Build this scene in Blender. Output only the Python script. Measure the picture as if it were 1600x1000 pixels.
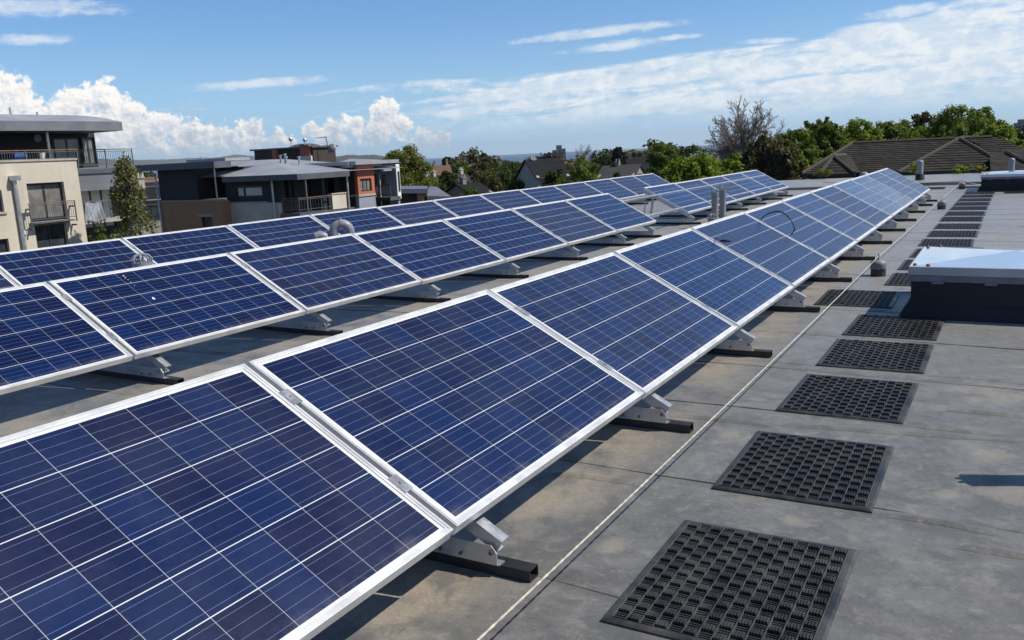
import bpy, bmesh, math, random
import numpy as np
from mathutils import Vector, Matrix, Euler

C = bpy.context
SC = C.scene
for _o in list(bpy.data.objects):
    bpy.data.objects.remove(_o)
COL = SC.collection
R = math.radians

# ------------------------------------------------------------------ camera
CAM_LOC = Vector((1.48392, -2.12088, 1.17253))
CAM_EUL = Euler((1.3788868, 0.0465691, 0.5193028), 'XYZ')
FPX = 1342.35                                   # focal length in pixels of the 1600 px wide photograph
cd = bpy.data.cameras.new('camera')
cam = bpy.data.objects.new('camera', cd)
COL.objects.link(cam)
cam.location = CAM_LOC
cam.rotation_euler = CAM_EUL
cd.sensor_width = 36.0
cd.lens = 36.0 * FPX / 1600.0
cd.clip_start = 0.05
cd.clip_end = 90000
SC.camera = cam
CR = CAM_EUL.to_matrix()
YAW = 0.5193028

def ray(px, py):
    return (CR @ Vector(((px - 800) / FPX, (500 - py) / FPX, -1.0))).normalized()
def onx(px, py, X):
    d = ray(px, py); return CAM_LOC + d * ((X - CAM_LOC.x) / d.x)
def ony(px, py, Y):
    d = ray(px, py); return CAM_LOC + d * ((Y - CAM_LOC.y) / d.y)
def onz(px, py, Z):
    d = ray(px, py); return CAM_LOC + d * ((Z - CAM_LOC.z) / d.z)
def atd(px, py, D):
    d = ray(px, py); return CAM_LOC + d * (D / math.hypot(d.x, d.y))
def azel(px, py):
    d = ray(px, py)
    f = Vector((-math.sin(YAW), math.cos(YAW), 0)); r = Vector((math.cos(YAW), math.sin(YAW), 0))
    return math.degrees(math.atan2(d.dot(r), d.dot(f))), math.degrees(math.asin(d.z))

# ------------------------------------------------------------------ sun, exposure
SUN_AZ, SUN_EL = R(22), R(50)                   # azimuth counted from +X towards +Y
sdir = Vector((math.cos(SUN_EL) * math.cos(SUN_AZ), math.cos(SUN_EL) * math.sin(SUN_AZ), math.sin(SUN_EL)))
sl = bpy.data.lights.new('sun', 'SUN')
sl.energy = 5.0
sl.angle = R(0.53)
sl.color = (1.0, 0.955, 0.88)
sun = bpy.data.objects.new('sun', sl)
COL.objects.link(sun)
sun.rotation_euler = sdir.to_track_quat('Z', 'Y').to_euler()
SC.view_settings.view_transform = 'Standard'
SC.view_settings.look = 'None'
SC.view_settings.exposure = 0.08
SC.view_settings.gamma = 1.0

# ------------------------------------------------------------------ node helpers
def setin(sock, v, links):
    if v is None: return
    if hasattr(v, 'is_output') or isinstance(v, bpy.types.NodeSocket): links.new(v, sock)
    else: sock.default_value = v
class NT:
    def __init__(s, tree): s.t = tree; s.n = tree.nodes; s.l = tree.links
    def node(s, typ, **kw):
        n = s.n.new(typ)
        for k, v in kw.items(): setattr(n, k, v)
        return n
    def math(s, op, a, b=None, c=None, clamp=False):
        n = s.n.new('ShaderNodeMath'); n.operation = op; n.use_clamp = clamp
        setin(n.inputs[0], a, s.l); setin(n.inputs[1], b, s.l); setin(n.inputs[2], c, s.l)
        return n.outputs[0]
    def vmath(s, op, a, b=None, out=0):
        n = s.n.new('ShaderNodeVectorMath'); n.operation = op
        setin(n.inputs[0], a, s.l); setin(n.inputs[1], b, s.l)
        return n.outputs[out]
    def mapr(s, v, a, b, c=0.0, d=1.0, smooth=True):
        n = s.n.new('ShaderNodeMapRange'); n.interpolation_type = 'SMOOTHSTEP' if smooth else 'LINEAR'
        for i, x in enumerate((v, a, b, c, d)): setin(n.inputs[i], x, s.l)
        return n.outputs[0]
    def mix(s, f, a, b, mode='MIX'):
        n = s.n.new('ShaderNodeMix'); n.data_type = 'RGBA'; n.blend_type = mode
        setin(n.inputs[0], f, s.l); setin(n.inputs[6], a, s.l); setin(n.inputs[7], b, s.l)
        return n.outputs[2]
    def noise(s, vec, scale, detail=4.0, rough=0.55, dist=0.0, dim='3D'):
        n = s.n.new('ShaderNodeTexNoise'); n.noise_dimensions = dim
        setin(n.inputs['Vector'], vec, s.l)
        n.inputs['Scale'].default_value = scale; n.inputs['Detail'].default_value = detail
        n.inputs['Roughness'].default_value = rough; n.inputs['Distortion'].default_value = dist
        return n.outputs[0]
    def xyz(s, v):
        n = s.n.new('ShaderNodeSeparateXYZ'); setin(n.inputs[0], v, s.l); return n.outputs
    def comb(s, x, y, z):
        n = s.n.new('ShaderNodeCombineXYZ')
        for i, v in enumerate((x, y, z)): setin(n.inputs[i], v, s.l)
        return n.outputs[0]
def rgb(c): return (c[0], c[1], c[2], 1.0)

# ------------------------------------------------------------------ sky with clouds
world = bpy.data.worlds.new('World')
SC.world = world
world.use_nodes = True
def build_sky():
    T = NT(world.node_tree); T.n.clear()
    out = T.node('ShaderNodeOutputWorld'); bg = T.node('ShaderNodeBackground')
    sky = T.node('ShaderNodeTexSky'); sky.sky_type = 'NISHITA'; sky.sun_disc = False
    sky.sun_elevation = SUN_EL
    sky.sun_rotation = R(90) - SUN_AZ
    sky.altitude = 60; sky.air_density = 1.0; sky.dust_density = 0.35; sky.ozone_density = 2.2
    tc = T.node('ShaderNodeTexCoord'); d = T.vmath('NORMALIZE', tc.outputs['Generated'])
    x, y, z = T.xyz(d)
    cy, sy = math.cos(YAW), math.sin(YAW)
    rr = T.math('ADD', T.math('MULTIPLY', x, cy), T.math('MULTIPLY', y, sy))
    ff = T.math('ADD', T.math('MULTIPLY', x, -sy), T.math('MULTIPLY', y, cy))
    az = T.math('MULTIPLY', T.math('ARCTAN2', rr, ff), 57.2958)
    el = T.math('MULTIPLY', T.math('ARCSINE', z), 57.2958)
    P = T.comb(az, el, 0.0)
    # ---- cumulus: union of round towers broken up by noise
    n1 = T.noise(P, 0.42, 7.0, 0.58, 0.3)
    n2 = T.noise(P, 1.5, 6.0, 0.6, 0.2)
    blobs = [(18, 156, 34), (62, 176, 32), (112, 170, 33), (158, 157, 34), (208, 188, 30), (252, 194, 28), (298, 212, 24),
             (340, 216, 26), (392, 206, 22), (130, 215, 48), (50, 215, 50), (215, 222, 42), (300, 232, 34),
             (484, 203, 17), (520, 204, 20), (556, 196, 20), (598, 180, 28), (628, 198, 24), (660, 214, 20), (588, 210, 28), (520, 216, 26),
             (350, 226, 36), (400, 228, 30), (440, 228, 24), (690, 218, 14)]
    f = None
    for px, py, r in blobs:
        a, e = azel(px, py); rd = r * 0.0427
        v = T.vmath('SUBTRACT', P, (a, e, 0))
        v = T.vmath('LENGTH', v, None, 1)
        q = T.math('MULTIPLY_ADD', v, -1.0 / rd, 1.0)
        f = q if f is None else T.math('SMOOTH_MAX', f, q, 0.12)
    n5 = T.noise(P, 3.6, 5.0, 0.62, 0.3)
    fld = T.math('ADD', T.math('MULTIPLY', f, 0.75), T.math('MULTIPLY', T.math('SUBTRACT', n1, 0.52), 1.7))
    fld = T.math('ADD', fld, T.math('MULTIPLY', T.math('SUBTRACT', n2, 0.5), 1.25))
    fld = T.math('ADD', fld, T.math('MULTIPLY', T.math('SUBTRACT', n5, 0.5), 0.28))
    cum = T.mapr(fld, -0.04, 0.22)
    # relief: noise difference towards the sun (right and up)
    Ps = T.vmath('ADD', P, (0.30, 0.30, 0))
    m1 = T.noise(Ps, 0.42, 7.0, 0.58, 0.3); m2 = T.noise(Ps, 1.5, 6.0, 0.6, 0.2)
    m5 = T.noise(T.vmath('ADD', P, (0.12, 0.12, 0)), 3.6, 5.0, 0.62, 0.3)
    rel = T.math('ADD', T.math('MULTIPLY', T.math('SUBTRACT', n1, m1), 2.2), T.math('MULTIPLY', T.math('SUBTRACT', n2, m2), 1.5))
    rel = T.math('ADD', rel, T.math('MULTIPLY', T.math('SUBTRACT', n5, m5), 1.1))
    up = T.mapr(el, 0.6, 4.0, -0.34, 0.46, False)
    edge = T.mapr(fld, 0.0, 0.9, 0.30, -0.12)
    shade = T.math('ADD', T.math('ADD', rel, up), T.math('ADD', edge, 0.27), clamp=True)
    ccol = T.mix(shade, (4.6, 5.4, 6.6, 1), (10.2, 9.9, 9.4, 1))
    fade = T.mapr(el, 0.05, 1.7, 0.12, 1.0)
    cum = T.math('MULTIPLY', cum, fade)
    # ---- high layer on the right: streaked sheet under a slanted upper edge
    tilt = T.math('MULTIPLY_ADD', az, -0.045, el)
    Pst = T.comb(T.math('MULTIPLY', az, 0.20), T.math('MULTIPLY', tilt, 1.5), 3.7)
    s1 = T.noise(Pst, 0.75, 7.0, 0.62, 0.5)
    s2 = T.noise(T.comb(T.math('MULTIPLY', az, 0.5), tilt, 9.1), 2.4, 5.0, 0.6, 0.2)
    cv = T.node('ShaderNodeFloatCurve')
    setin(cv.inputs['Value'], T.math('MULTIPLY_ADD', az, 1 / 80.0, 0.5), T.l)
    top = [(-10, 4.4), (200, 4.4), (450, 4.5), (650, 4.8), (800, 4.9), (970, 5.3), (1125, 5.9), (1250, 6.0), (1300, 6.3), (1420, 6.6), (1480, 7.3), (1640, 7.7)]
    pts = cv.mapping.curves[0].points
    vals = []
    for px, e in top:
        a, _ = azel(px, 120); vals.append((a / 80 + 0.5, e / 10))
    while len(pts) < len(vals): pts.new(0.5, 0.5)
    for p, v in zip(pts, vals): p.location = v
    cv.mapping.update()
    edge_el = T.math('MULTIPLY', cv.outputs[0], 10.0)
    below = T.math('SUBTRACT', edge_el, el)
    wob = T.math('MULTIPLY', T.math('SUBTRACT', s1, 0.5), 1.2)
    mtop = T.mapr(T.math('ADD', below, wob), -0.05, 0.35)
    mlow = T.mapr(el, 0.9, 3.0, 0.12, 1.0)
    right = T.mapr(az, -17.0, 8.0, 0.0, 1.0)
    dens = T.math('ADD', T.math('MULTIPLY', s1, 1.5), T.math('MULTIPLY', s2, 0.55))
    cover = T.math('SUBTRACT', T.math('ADD', dens, T.math('MULTIPLY', right, 0.46)), 1.12)
    cover = T.mapr(cover, -0.02, 0.42)
    sheet = T.math('MULTIPLY', T.math('MULTIPLY', cover, mtop), T.math('MULTIPLY', mlow, 0.92))
    # ---- single lens-shaped streaks
    lens = None
    for px, py, hx, hy, sl_ in [(935, 50, 148, 9, .10), (955, 73, 92, 9, .09), (1425, 16, 66, 10, .08), (40, 12, 140, 14, .06), (45, 62, 62, 9, .05),
                                (405, 130, 125, 9, .09), (1060, 58, 40, 5, .05), (1200, 64, 70, 6, .02), (700, 128, 80, 6, .05)]:
        a, e = azel(px, py); k = 0.0427
        v = T.vmath('SUBTRACT', P, (a, e, 0)); vx, vy, vz = T.xyz(v)
        vy2 = T.math('MULTIPLY_ADD', vx, 0.047 - sl_, vy)
        v = T.comb(T.math('MULTIPLY', vx, 1 / (hx * k)), T.math('MULTIPLY', vy2, 1 / (hy * k)), 0.0)
        q = T.math('SUBTRACT', 1.0, T.vmath('LENGTH', v, None, 1))
        lens = q if lens is None else T.math('MAXIMUM', lens, q)
    lf = T.math('ADD', lens, T.math('ADD', T.math('MULTIPLY', T.math('SUBTRACT', s1, 0.5), 1.6), T.math('MULTIPLY', T.math('SUBTRACT', s2, 0.5), 1.1)))
    lens = T.math('MULTIPLY', T.mapr(lf, 0.0, 0.75), 0.66)
    high = T.math('MAXIMUM', sheet, lens)
    n3 = T.noise(T.comb(T.math('MULTIPLY', az, 0.6), tilt, 1.2), 1.3, 6.0, 0.6, 0.3)
    hcol = T.mix(T.mapr(n3, 0.35, 0.65), (6.3, 7.3, 8.4, 1), (8.6, 8.9, 9.2, 1))
    # ---- base sky, slightly greyed towards the horizon
    base = T.mix(T.mapr(el, 0.0, 8.5, 0.80, 0.0), sky.outputs[0], (5.2, 6.3, 6.9, 1))
    base = T.mix(1.0, base, (0.68, 0.93, 1.24, 1), 'MULTIPLY')
    zen = T.mapr(el, 11.0, 50.0, 1.0, 0.36)          # deep clear blue overhead, paler low down
    base = T.mix(1.0, base, T.comb(zen, zen, zen), 'MULTIPLY')
    col = T.mix(high, base, hcol)
    col = T.mix(cum, col, ccol)
    T.l.new(col, bg.inputs[0]); bg.inputs[1].default_value = 0.10
    T.l.new(bg.outputs[0], out.inputs[0])
build_sky()

# ------------------------------------------------------------------ materials
MATS = {}
def mat(name, col, rough=0.6, metal=0.0, var=0.15, scale=6.0, bump=0.0, bscale=None, col2=None, spec=0.5, coat=0.0, objvar=0.0, space='Object'):
    if name in MATS: return MATS[name]
    m = bpy.data.materials.new(name); m.use_nodes = True
    T = NT(m.node_tree); b = T.n['Principled BSDF']
    tc = T.node('ShaderNodeTexCoord'); v = tc.outputs[space]
    n = T.noise(v, scale, 5.0, 0.6)
    a = tuple(c * (1 - var) for c in col); bb = col2 if col2 else tuple(min(1, c * (1 + var)) for c in col)
    cc = T.mix(T.mapr(n, 0.3, 0.7), rgb(a), rgb(bb))
    if objvar:
        oi = T.node('ShaderNodeObjectInfo')
        k = T.math('MULTIPLY_ADD', oi.outputs['Random'], 2 * objvar, 1 - objvar)
        cc = T.mix(1.0, cc, T.comb(k, k, k), 'MULTIPLY')
    T.l.new(cc, b.inputs['Base Color'])
    b.inputs['Roughness'].default_value = rough
    r2 = T.mapr(n, 0.3, 0.7, max(0, rough - 0.08), min(1, rough + 0.08)); T.l.new(r2, b.inputs['Roughness'])
    b.inputs['Metallic'].default_value = metal
    b.inputs['Specular IOR Level'].default_value = spec
    b.inputs['Coat Weight'].default_value = coat
    if bump:
        bn = T.node('ShaderNodeBump'); bn.inputs['Strength'].default_value = bump; bn.inputs['Distance'].default_value = 0.02
        T.l.new(T.noise(v, bscale or scale * 4, 6.0, 0.6), bn.inputs['Height']); T.l.new(bn.outputs[0], b.inputs['Normal'])
    MATS[name] = m; return m

def brick_mat(name, c1, c2, cm, bw, bh, axis='xz', bump=0.3, mortar=0.012, space='Object', off=0.5):
    m = bpy.data.materials.new(name); m.use_nodes = True
    T = NT(m.node_tree); b = T.n['Principled BSDF']
    tc = T.node('ShaderNodeTexCoord'); x, y, z = T.xyz(tc.outputs[space])
    u = {'x': x, 'y': y, 'z': z}
    if axis == 'wall':                                          # any upright wall: run along x + y
        vec = T.comb(T.math('ADD', x, y), z, 0.0)
    else:
        vec = T.comb(u[axis[0]], u[axis[1]], 0.0)
    br = T.node('ShaderNodeTexBrick'); br.offset = off
    T.l.new(vec, br.inputs['Vector'])
    br.inputs['Color1'].default_value = rgb(c1); br.inputs['Color2'].default_value = rgb(c2); br.inputs['Mortar'].default_value = rgb(cm)
    br.inputs['Scale'].default_value = 1.0; br.inputs['Mortar Size'].default_value = mortar
    br.inputs['Brick Width'].default_value = bw; br.inputs['Row Height'].default_value = bh
    n = T.noise(tc.outputs[space], 1.3, 5, 0.6)
    cc = T.mix(T.mapr(n, 0.3, 0.75, 0.0, 0.45), br.outputs[0], T.mix(1.0, br.outputs[0], (0.55, 0.52, 0.48, 1), 'MULTIPLY'))
    T.l.new(cc, b.inputs['Base Color']); b.inputs['Roughness'].default_value = 0.85
    bn = T.node('ShaderNodeBump'); bn.inputs['Strength'].default_value = bump; bn.inputs['Distance'].default_value = 0.02
    T.l.new(T.math('SUBTRACT', 1.0, br.outputs[1]), bn.inputs['Height']); T.l.new(bn.outputs[0], b.inputs['Normal'])
    MATS[name] = m; return m

def leaf_mat(name, c1, c2, trans=0.35):
    m = bpy.data.materials.new(name); m.use_nodes = True
    T = NT(m.node_tree); b = T.n['Principled BSDF']; o = T.n['Material Output']
    geo = T.node('ShaderNodeNewGeometry')
    tc = T.node('ShaderNodeTexCoord')
    n = T.noise(tc.outputs['Object'], 0.8, 3.0, 0.6)
    r = T.math('ADD', T.math('MULTIPLY', geo.outputs['Random Per Island'], 0.65), T.math('MULTIPLY', n, 0.5))
    cc = T.mix(T.mapr(r, 0.15, 0.95), rgb(c1), rgb(c2))
    T.l.new(cc, b.inputs['Base Color']); b.inputs['Roughness'].default_value = 0.55; b.inputs['Specular IOR Level'].default_value = 0.25
    tr = T.node('ShaderNodeBsdfTranslucent'); T.l.new(T.mix(1.0, cc, (1.15, 1.25, 0.55, 1), 'MULTIPLY'), tr.inputs[0])
    mx = T.node('ShaderNodeMixShader'); mx.inputs[0].default_value = trans
    T.l.new(b.outputs[0], mx.inputs[1]); T.l.new(tr.outputs[0], mx.inputs[2]); T.l.new(mx.outputs[0], o.inputs[0])
    MATS[name] = m; return m

def membrane_mat():
    m = bpy.data.materials.new('roof_membrane'); m.use_nodes = True
    T = NT(m.node_tree); b = T.n['Principled BSDF']
    g = T.node('ShaderNodeNewGeometry'); v = g.outputs['Position']; x, y, z = T.xyz(v)
    big = T.noise(v, 0.9, 6, 0.62); mid = T.noise(v, 4.5, 8, 0.68); fine = T.noise(v, 75.0, 6, 0.78)
    vs = T.vmath('MULTIPLY', v, (1.0, 0.25, 1.0)); streak = T.noise(vs, 7.0, 6, 0.65, 0.6)
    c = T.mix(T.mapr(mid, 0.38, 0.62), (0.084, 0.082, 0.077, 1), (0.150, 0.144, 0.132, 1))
    c = T.mix(T.mapr(T.math('ADD', y, T.math('MULTIPLY', big, 4.0)), 3.5, 11.0, 0.0, 0.75), c, T.mix(mid, (0.225, 0.220, 0.206, 1), (0.30, 0.292, 0.268, 1)))  # paler towards the far end: grazing-angle brightening painted into the colour
    c = T.mix(T.mapr(big, 0.35, 0.7, 0.0, 0.45), c, (0.150, 0.143, 0.128, 1))
    spk = T.noise(v, 17.0, 7, 0.78, 0.4)
    c = T.mix(T.mapr(spk, 0.54, 0.62, 0.0, 0.46), c, (0.245, 0.232, 0.205, 1))
    c = T.mix(T.mapr(spk, 0.46, 0.38, 0.0, 0.48), c, (0.054, 0.053, 0.052, 1))
    scr = T.noise(T.vmath('MULTIPLY', v, (3.0, 1.0, 1.0)), 22.0, 4, 0.8, 2.2)
    c = T.mix(T.math('MULTIPLY', T.mapr(scr, 0.60, 0.68, 0.0, 0.55), T.mapr(mid, 0.46, 0.56)), c, (0.33, 0.32, 0.29, 1))
    st = None
    for sx, sy, sr in ((1.56, 1.62, 0.20), (1.50, 2.05, 0.13), (1.32, 1.52, 0.06), (0.86, 1.02, 0.07), (0.38, 1.90, 0.10), (1.45, 3.1, 0.25), (1.9, 3.9, 0.4), (1.05, 0.10, 0.06), (0.30, 0.55, 0.07), (1.35, 7.5, 0.6), (1.6, 9.5, 0.9), (1.3, 11.2, 0.5)):
        q = T.vmath('SUBTRACT', v, (sx, sy, 0)); qx, qy, qz = T.xyz(q)
        q = T.math('SUBTRACT', 1.0, T.math('DIVIDE', T.vmath('LENGTH', T.comb(qx, qy, 0.0), None, 1), sr))
        st = q if st is None else T.math('MAXIMUM', st, q)
    st = T.mapr(T.math('ADD', st, T.math('MULTIPLY', T.math('SUBTRACT', mid, 0.5), 2.2)), 0.0, 0.7, 0.0, 0.42)
    c = T.mix(st, c, (0.31, 0.265, 0.19, 1))
    c = T.mix(T.mapr(fine, 0.58, 0.70, 0.0, 0.55), c, (0.34, 0.33, 0.30, 1))
    c = T.mix(T.mapr(fine, 0.42, 0.30, 0.0, 0.5), c, (0.062, 0.063, 0.066, 1))
    # tan dirt: washed off the panels (a band below their lower edges) and old puddle stains
    bx = T.math('ADD', x, T.math('MULTIPLY', T.math('SUBTRACT', mid, 0.5), 0.5))
    band = T.math('MULTIPLY', T.mapr(bx, -0.75, -0.35), T.mapr(bx, 0.22, -0.10))
    band2 = T.math('MULTIPLY', T.mapr(bx, -4.4, -3.7), T.mapr(bx, -0.8, -2.2))
    band = T.math('MAXIMUM', band, T.math('MULTIPLY', band2, 0.8))
    band = T.math('MULTIPLY', band, T.mapr(T.noise(v, 2.2, 6, 0.65), 0.36, 0.60))
    pud = T.math('MULTIPLY', T.mapr(T.noise(v, 1.7, 5, 0.6, 0.8), 0.56, 0.66), T.mapr(streak, 0.45, 0.62))
    dirt = T.math('MAXIMUM', T.math('MULTIPLY', band, 0.85), T.math('MULTIPLY', pud, 0.42))
    c = T.mix(dirt, c, T.mix(T.mapr(fine, 0.3, 0.7), (0.23, 0.185, 0.13, 1), (0.37, 0.31, 0.225, 1)))
    ring = T.mapr(T.math('ABSOLUTE', T.math('SUBTRACT', T.noise(v, 1.25, 4, 0.55, 0.6), 0.52)), 0.022, 0.004)
    c = T.mix(T.math('MULTIPLY', ring, T.mapr(mid, 0.40, 0.60, 0.0, 0.28)), c, (0.27, 0.25, 0.205, 1))
    # dark wet-weather marks
    dk = T.mapr(T.noise(v, 3.1, 7, 0.7, 0.5), 0.55, 0.68, 0.0, 0.62)
    c = T.mix(dk, c, (0.066, 0.067, 0.070, 1))
    dk2 = T.math('MULTIPLY', T.mapr(T.noise(vs, 9.0, 7, 0.72, 0.9), 0.56, 0.66, 0.0, 0.45), T.mapr(big, 0.4, 0.6))
    c = T.mix(dk2, c, (0.060, 0.062, 0.066, 1))
    # lap seams across the roof, every 1.06 m, gently wavy; plus one line lengthwise
    wy = T.math('ADD', y, T.math('MULTIPLY', T.math('SUBTRACT', T.noise(T.comb(T.math('MULTIPLY', x, 1.0), T.math('MULTIPLY', y, 0.2), 0.0), 1.1, 2, 0.5), 0.5), 0.07))
    wy = T.math('ADD', wy, T.math('MULTIPLY', x, -0.03))
    fy = T.math('MODULO', T.math('ADD', wy, 100.72), 1.06)
    ds = T.math('ABSOLUTE', T.math('SUBTRACT', fy, 0.53))
    seam = T.mapr(ds, 0.007, 0.003)
    lap = T.mapr(fy, 0.53, 0.535, 0.0, 1.0); lapz = T.math('MULTIPLY', lap, T.mapr(fy, 0.66, 0.62))
    c = T.mix(T.math('MULTIPLY', seam, 0.0), c, (0.05, 0.05, 0.052, 1))
    c = T.mix(T.math('MULTIPLY', lapz, 0.0), c, (0.10, 0.10, 0.105, 1))
    # low wrinkles in the sheet
    rx = T.math('MODULO', T.math('ADD', T.math('ADD', y, 100.15), T.math('MULTIPLY', T.math('SUBTRACT', T.noise(T.comb(x, 0.0, 4.0), 1.7, 3, 0.5), 0.5), 0.5)), 2.12)
    ridge = T.mapr(T.math('ABSOLUTE', T.math('SUBTRACT', rx, 1.0)), 0.035, 0.0)
    ridge = T.math('MULTIPLY', ridge, T.mapr(T.noise(T.comb(T.math('MULTIPLY', x, 0.8), T.math('FLOOR', T.math('MULTIPLY', y, 0.47)), 0.0), 1.0, 1, 0.5), 0.42, 0.56))
    T.l.new(c, b.inputs['Base Color'])
    T.l.new(T.mapr(mid, 0.3, 0.7, 0.52, 0.36), b.inputs['Roughness'])
    b.inputs['Specular IOR Level'].default_value = 0.5
    b.inputs['Sheen Weight'].default_value = 0.30; b.inputs['Sheen Roughness'].default_value = 0.45; b.inputs['Sheen Tint'].default_value = (1.0, 0.97, 0.90, 1)
    h = T.math('ADD', T.math('MULTIPLY', mid, 0.35), T.math('MULTIPLY', fine, 0.14))
    h = T.math('ADD', h, T.math('MULTIPLY', ridge, 0.3))
    h = T.math('ADD', h, T.math('MULTIPLY', big, 0.9))
    bn = T.node('ShaderNodeBump'); bn.inputs['Strength'].default_value = 0.8; bn.inputs['Distance'].default_value = 0.02
    T.l.new(h, bn.inputs['Height']); T.l.new(bn.outputs[0], b.inputs['Normal'])
    return m

PW, PL = 0.99, 1.65                              # module size
def cell_mat():
    m = bpy.data.materials.new('solar_cells'); m.use_nodes = True
    T = NT(m.node_tree); b = T.n['Principled BSDF']
    tc = T.node('ShaderNodeTexCoord'); x, y, z = T.xyz(tc.outputs['Object'])
    oi = T.node('ShaderNodeObjectInfo')
    u = T.math('DIVIDE', T.math('ADD', x, PW - 0.022 - 0.009), (PW - 0.044 - 0.018) / 6)
    v = T.math('DIVIDE', T.math('SUBTRACT', y, 0.022 + 0.014), (PL - 0.044 - 0.028) / 10)
    fu = T.math('FRACT', u); fv = T.math('FRACT', v)
    du = T.math('MINIMUM', fu, T.math('SUBTRACT', 1.0, fu)); dv = T.math('MINIMUM', fv, T.math('SUBTRACT', 1.0, fv))
    gap = T.math('MAXIMUM', T.math('MULTIPLY', T.math('LESS_THAN', du, 0.0100), 0.92), T.math('MULTIPLY', T.math('LESS_THAN', dv, 0.0060), 0.50))
    ins = T.math('MULTIPLY', T.math('MULTIPLY', T.math('GREATER_THAN', u, 0.0), T.math('LESS_THAN', u, 6.0)),
                 T.math('MULTIPLY', T.math('GREATER_THAN', v, 0.0), T.math('LESS_THAN', v, 10.0)))
    white = T.math('MAXIMUM', gap, T.math('SUBTRACT', 1.0, ins))
    fb = T.math('FRACT', T.math('MULTIPLY', u, 4.0))
    bus = T.math('LESS_THAN', T.math('ABSOLUTE', T.math('SUBTRACT', fb, 0.5)), 0.015)
    wn = T.node('ShaderNodeTexWhiteNoise')
    T.l.new(T.comb(T.math('FLOOR', u), T.math('FLOOR', v), T.math('MULTIPLY', oi.outputs['Random'], 91.7)), wn.inputs[0])
    vo = T.node('ShaderNodeTexVoronoi'); vo.inputs['Scale'].default_value = 70
    T.l.new(tc.outputs['Object'], vo.inputs['Vector'])
    cr = T.xyz(vo.outputs['Color'])[0]
    k = T.math('ADD', T.math('MULTIPLY', wn.outputs[0], 0.85), T.math('MULTIPLY', cr, 0.30))
    cell = T.mix(T.mapr(k, 0.05, 1.1, 0, 1, False), (0.0032, 0.0068, 0.037, 1), (0.0034, 0.0160, 0.076, 1))
    wn2 = T.node('ShaderNodeTexWhiteNoise'); T.l.new(T.comb(T.math('FLOOR', v), T.math('FLOOR', u), T.math('MULTIPLY', oi.outputs['Random'], 17.3)), wn2.inputs[0])
    cell = T.mix(T.math('MULTIPLY', T.math('GREATER_THAN', wn2.outputs[0], 0.8), 0.3), cell, (0.0070, 0.0052, 0.021, 1))
    c = T.mix(bus, cell, (0.13, 0.17, 0.28, 1))
    c = T.mix(white, c, (0.66, 0.68, 0.70, 1))
    # settled dust, more on some modules than on others
    dn = T.noise(T.vmath('ADD', tc.outputs['Object'], T.comb(T.math('MULTIPLY', oi.outputs['Random'], 50.0), 0.0, 0.0)), 3.0, 6, 0.65)
    wn3 = T.node('ShaderNodeTexWhiteNoise'); wn3.noise_dimensions = '1D'; T.l.new(T.math('MULTIPLY', oi.outputs['Random'], 37.0), wn3.inputs['W'])
    dust = T.math('MULTIPLY', T.mapr(dn, 0.25, 0.8), T.mapr(wn3.outputs[0], 0.2, 1.0, 0.004, 0.045))
    low = T.math('MULTIPLY', T.mapr(x, -0.10, -0.022), T.mapr(T.noise(T.vmath('ADD', tc.outputs['Object'], T.comb(0.0, T.math('MULTIPLY', oi.outputs['Random'], 31.0), 0.0)), 7.0, 6, 0.7), 0.35, 0.75, 0.0, 0.22))
    dust = T.math('MAXIMUM', dust, low)                     # dirt washed down to the lower edge
    c = T.mix(dust, c, (0.36, 0.34, 0.31, 1))
    T.l.new(c, b.inputs['Base Color'])
    b.inputs['Roughness'].default_value = 0.17
    T.l.new(T.math('ADD', T.mapr(dn, 0.2, 0.8, 0.0, 0.08), T.mapr(wn3.outputs[0], 0.15, 1.0, 0.13, 0.36, False)), b.inputs['Roughness'])
    b.inputs['IOR'].default_value = 1.45
    b.inputs['Specular IOR Level'].default_value = 0.62
    b.inputs['Sheen Weight'].default_value = 0.10; b.inputs['Sheen Roughness'].default_value = 0.35
    fn = T.noise(tc.outputs['Object'], 900.0, 2, 0.5)
    bn = T.node('ShaderNodeBump'); bn.inputs['Strength'].default_value = 0.05; bn.inputs['Distance'].default_value = 0.001
    T.l.new(fn, bn.inputs['Height']); T.l.new(bn.outputs[0], b.inputs['Normal'])
    return m

def glass_mat(name, col, rough=0.06, var=0.5, scale=1.2):
    m = bpy.data.materials.new(name); m.use_nodes = True
    T = NT(m.node_tree); b = T.n['Principled BSDF']
    tc = T.node('ShaderNodeTexCoord')
    n = T.noise(tc.outputs['Object'], scale, 3, 0.5)
    T.l.new(T.mix(T.mapr(n, 0.35, 0.65), rgb(tuple(c * (1 - var) for c in col)), rgb(col)), b.inputs['Base Color'])
    b.inputs['Roughness'].default_value = rough; b.inputs['IOR'].default_value = 1.52
    MATS[name] = m; return m

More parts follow.
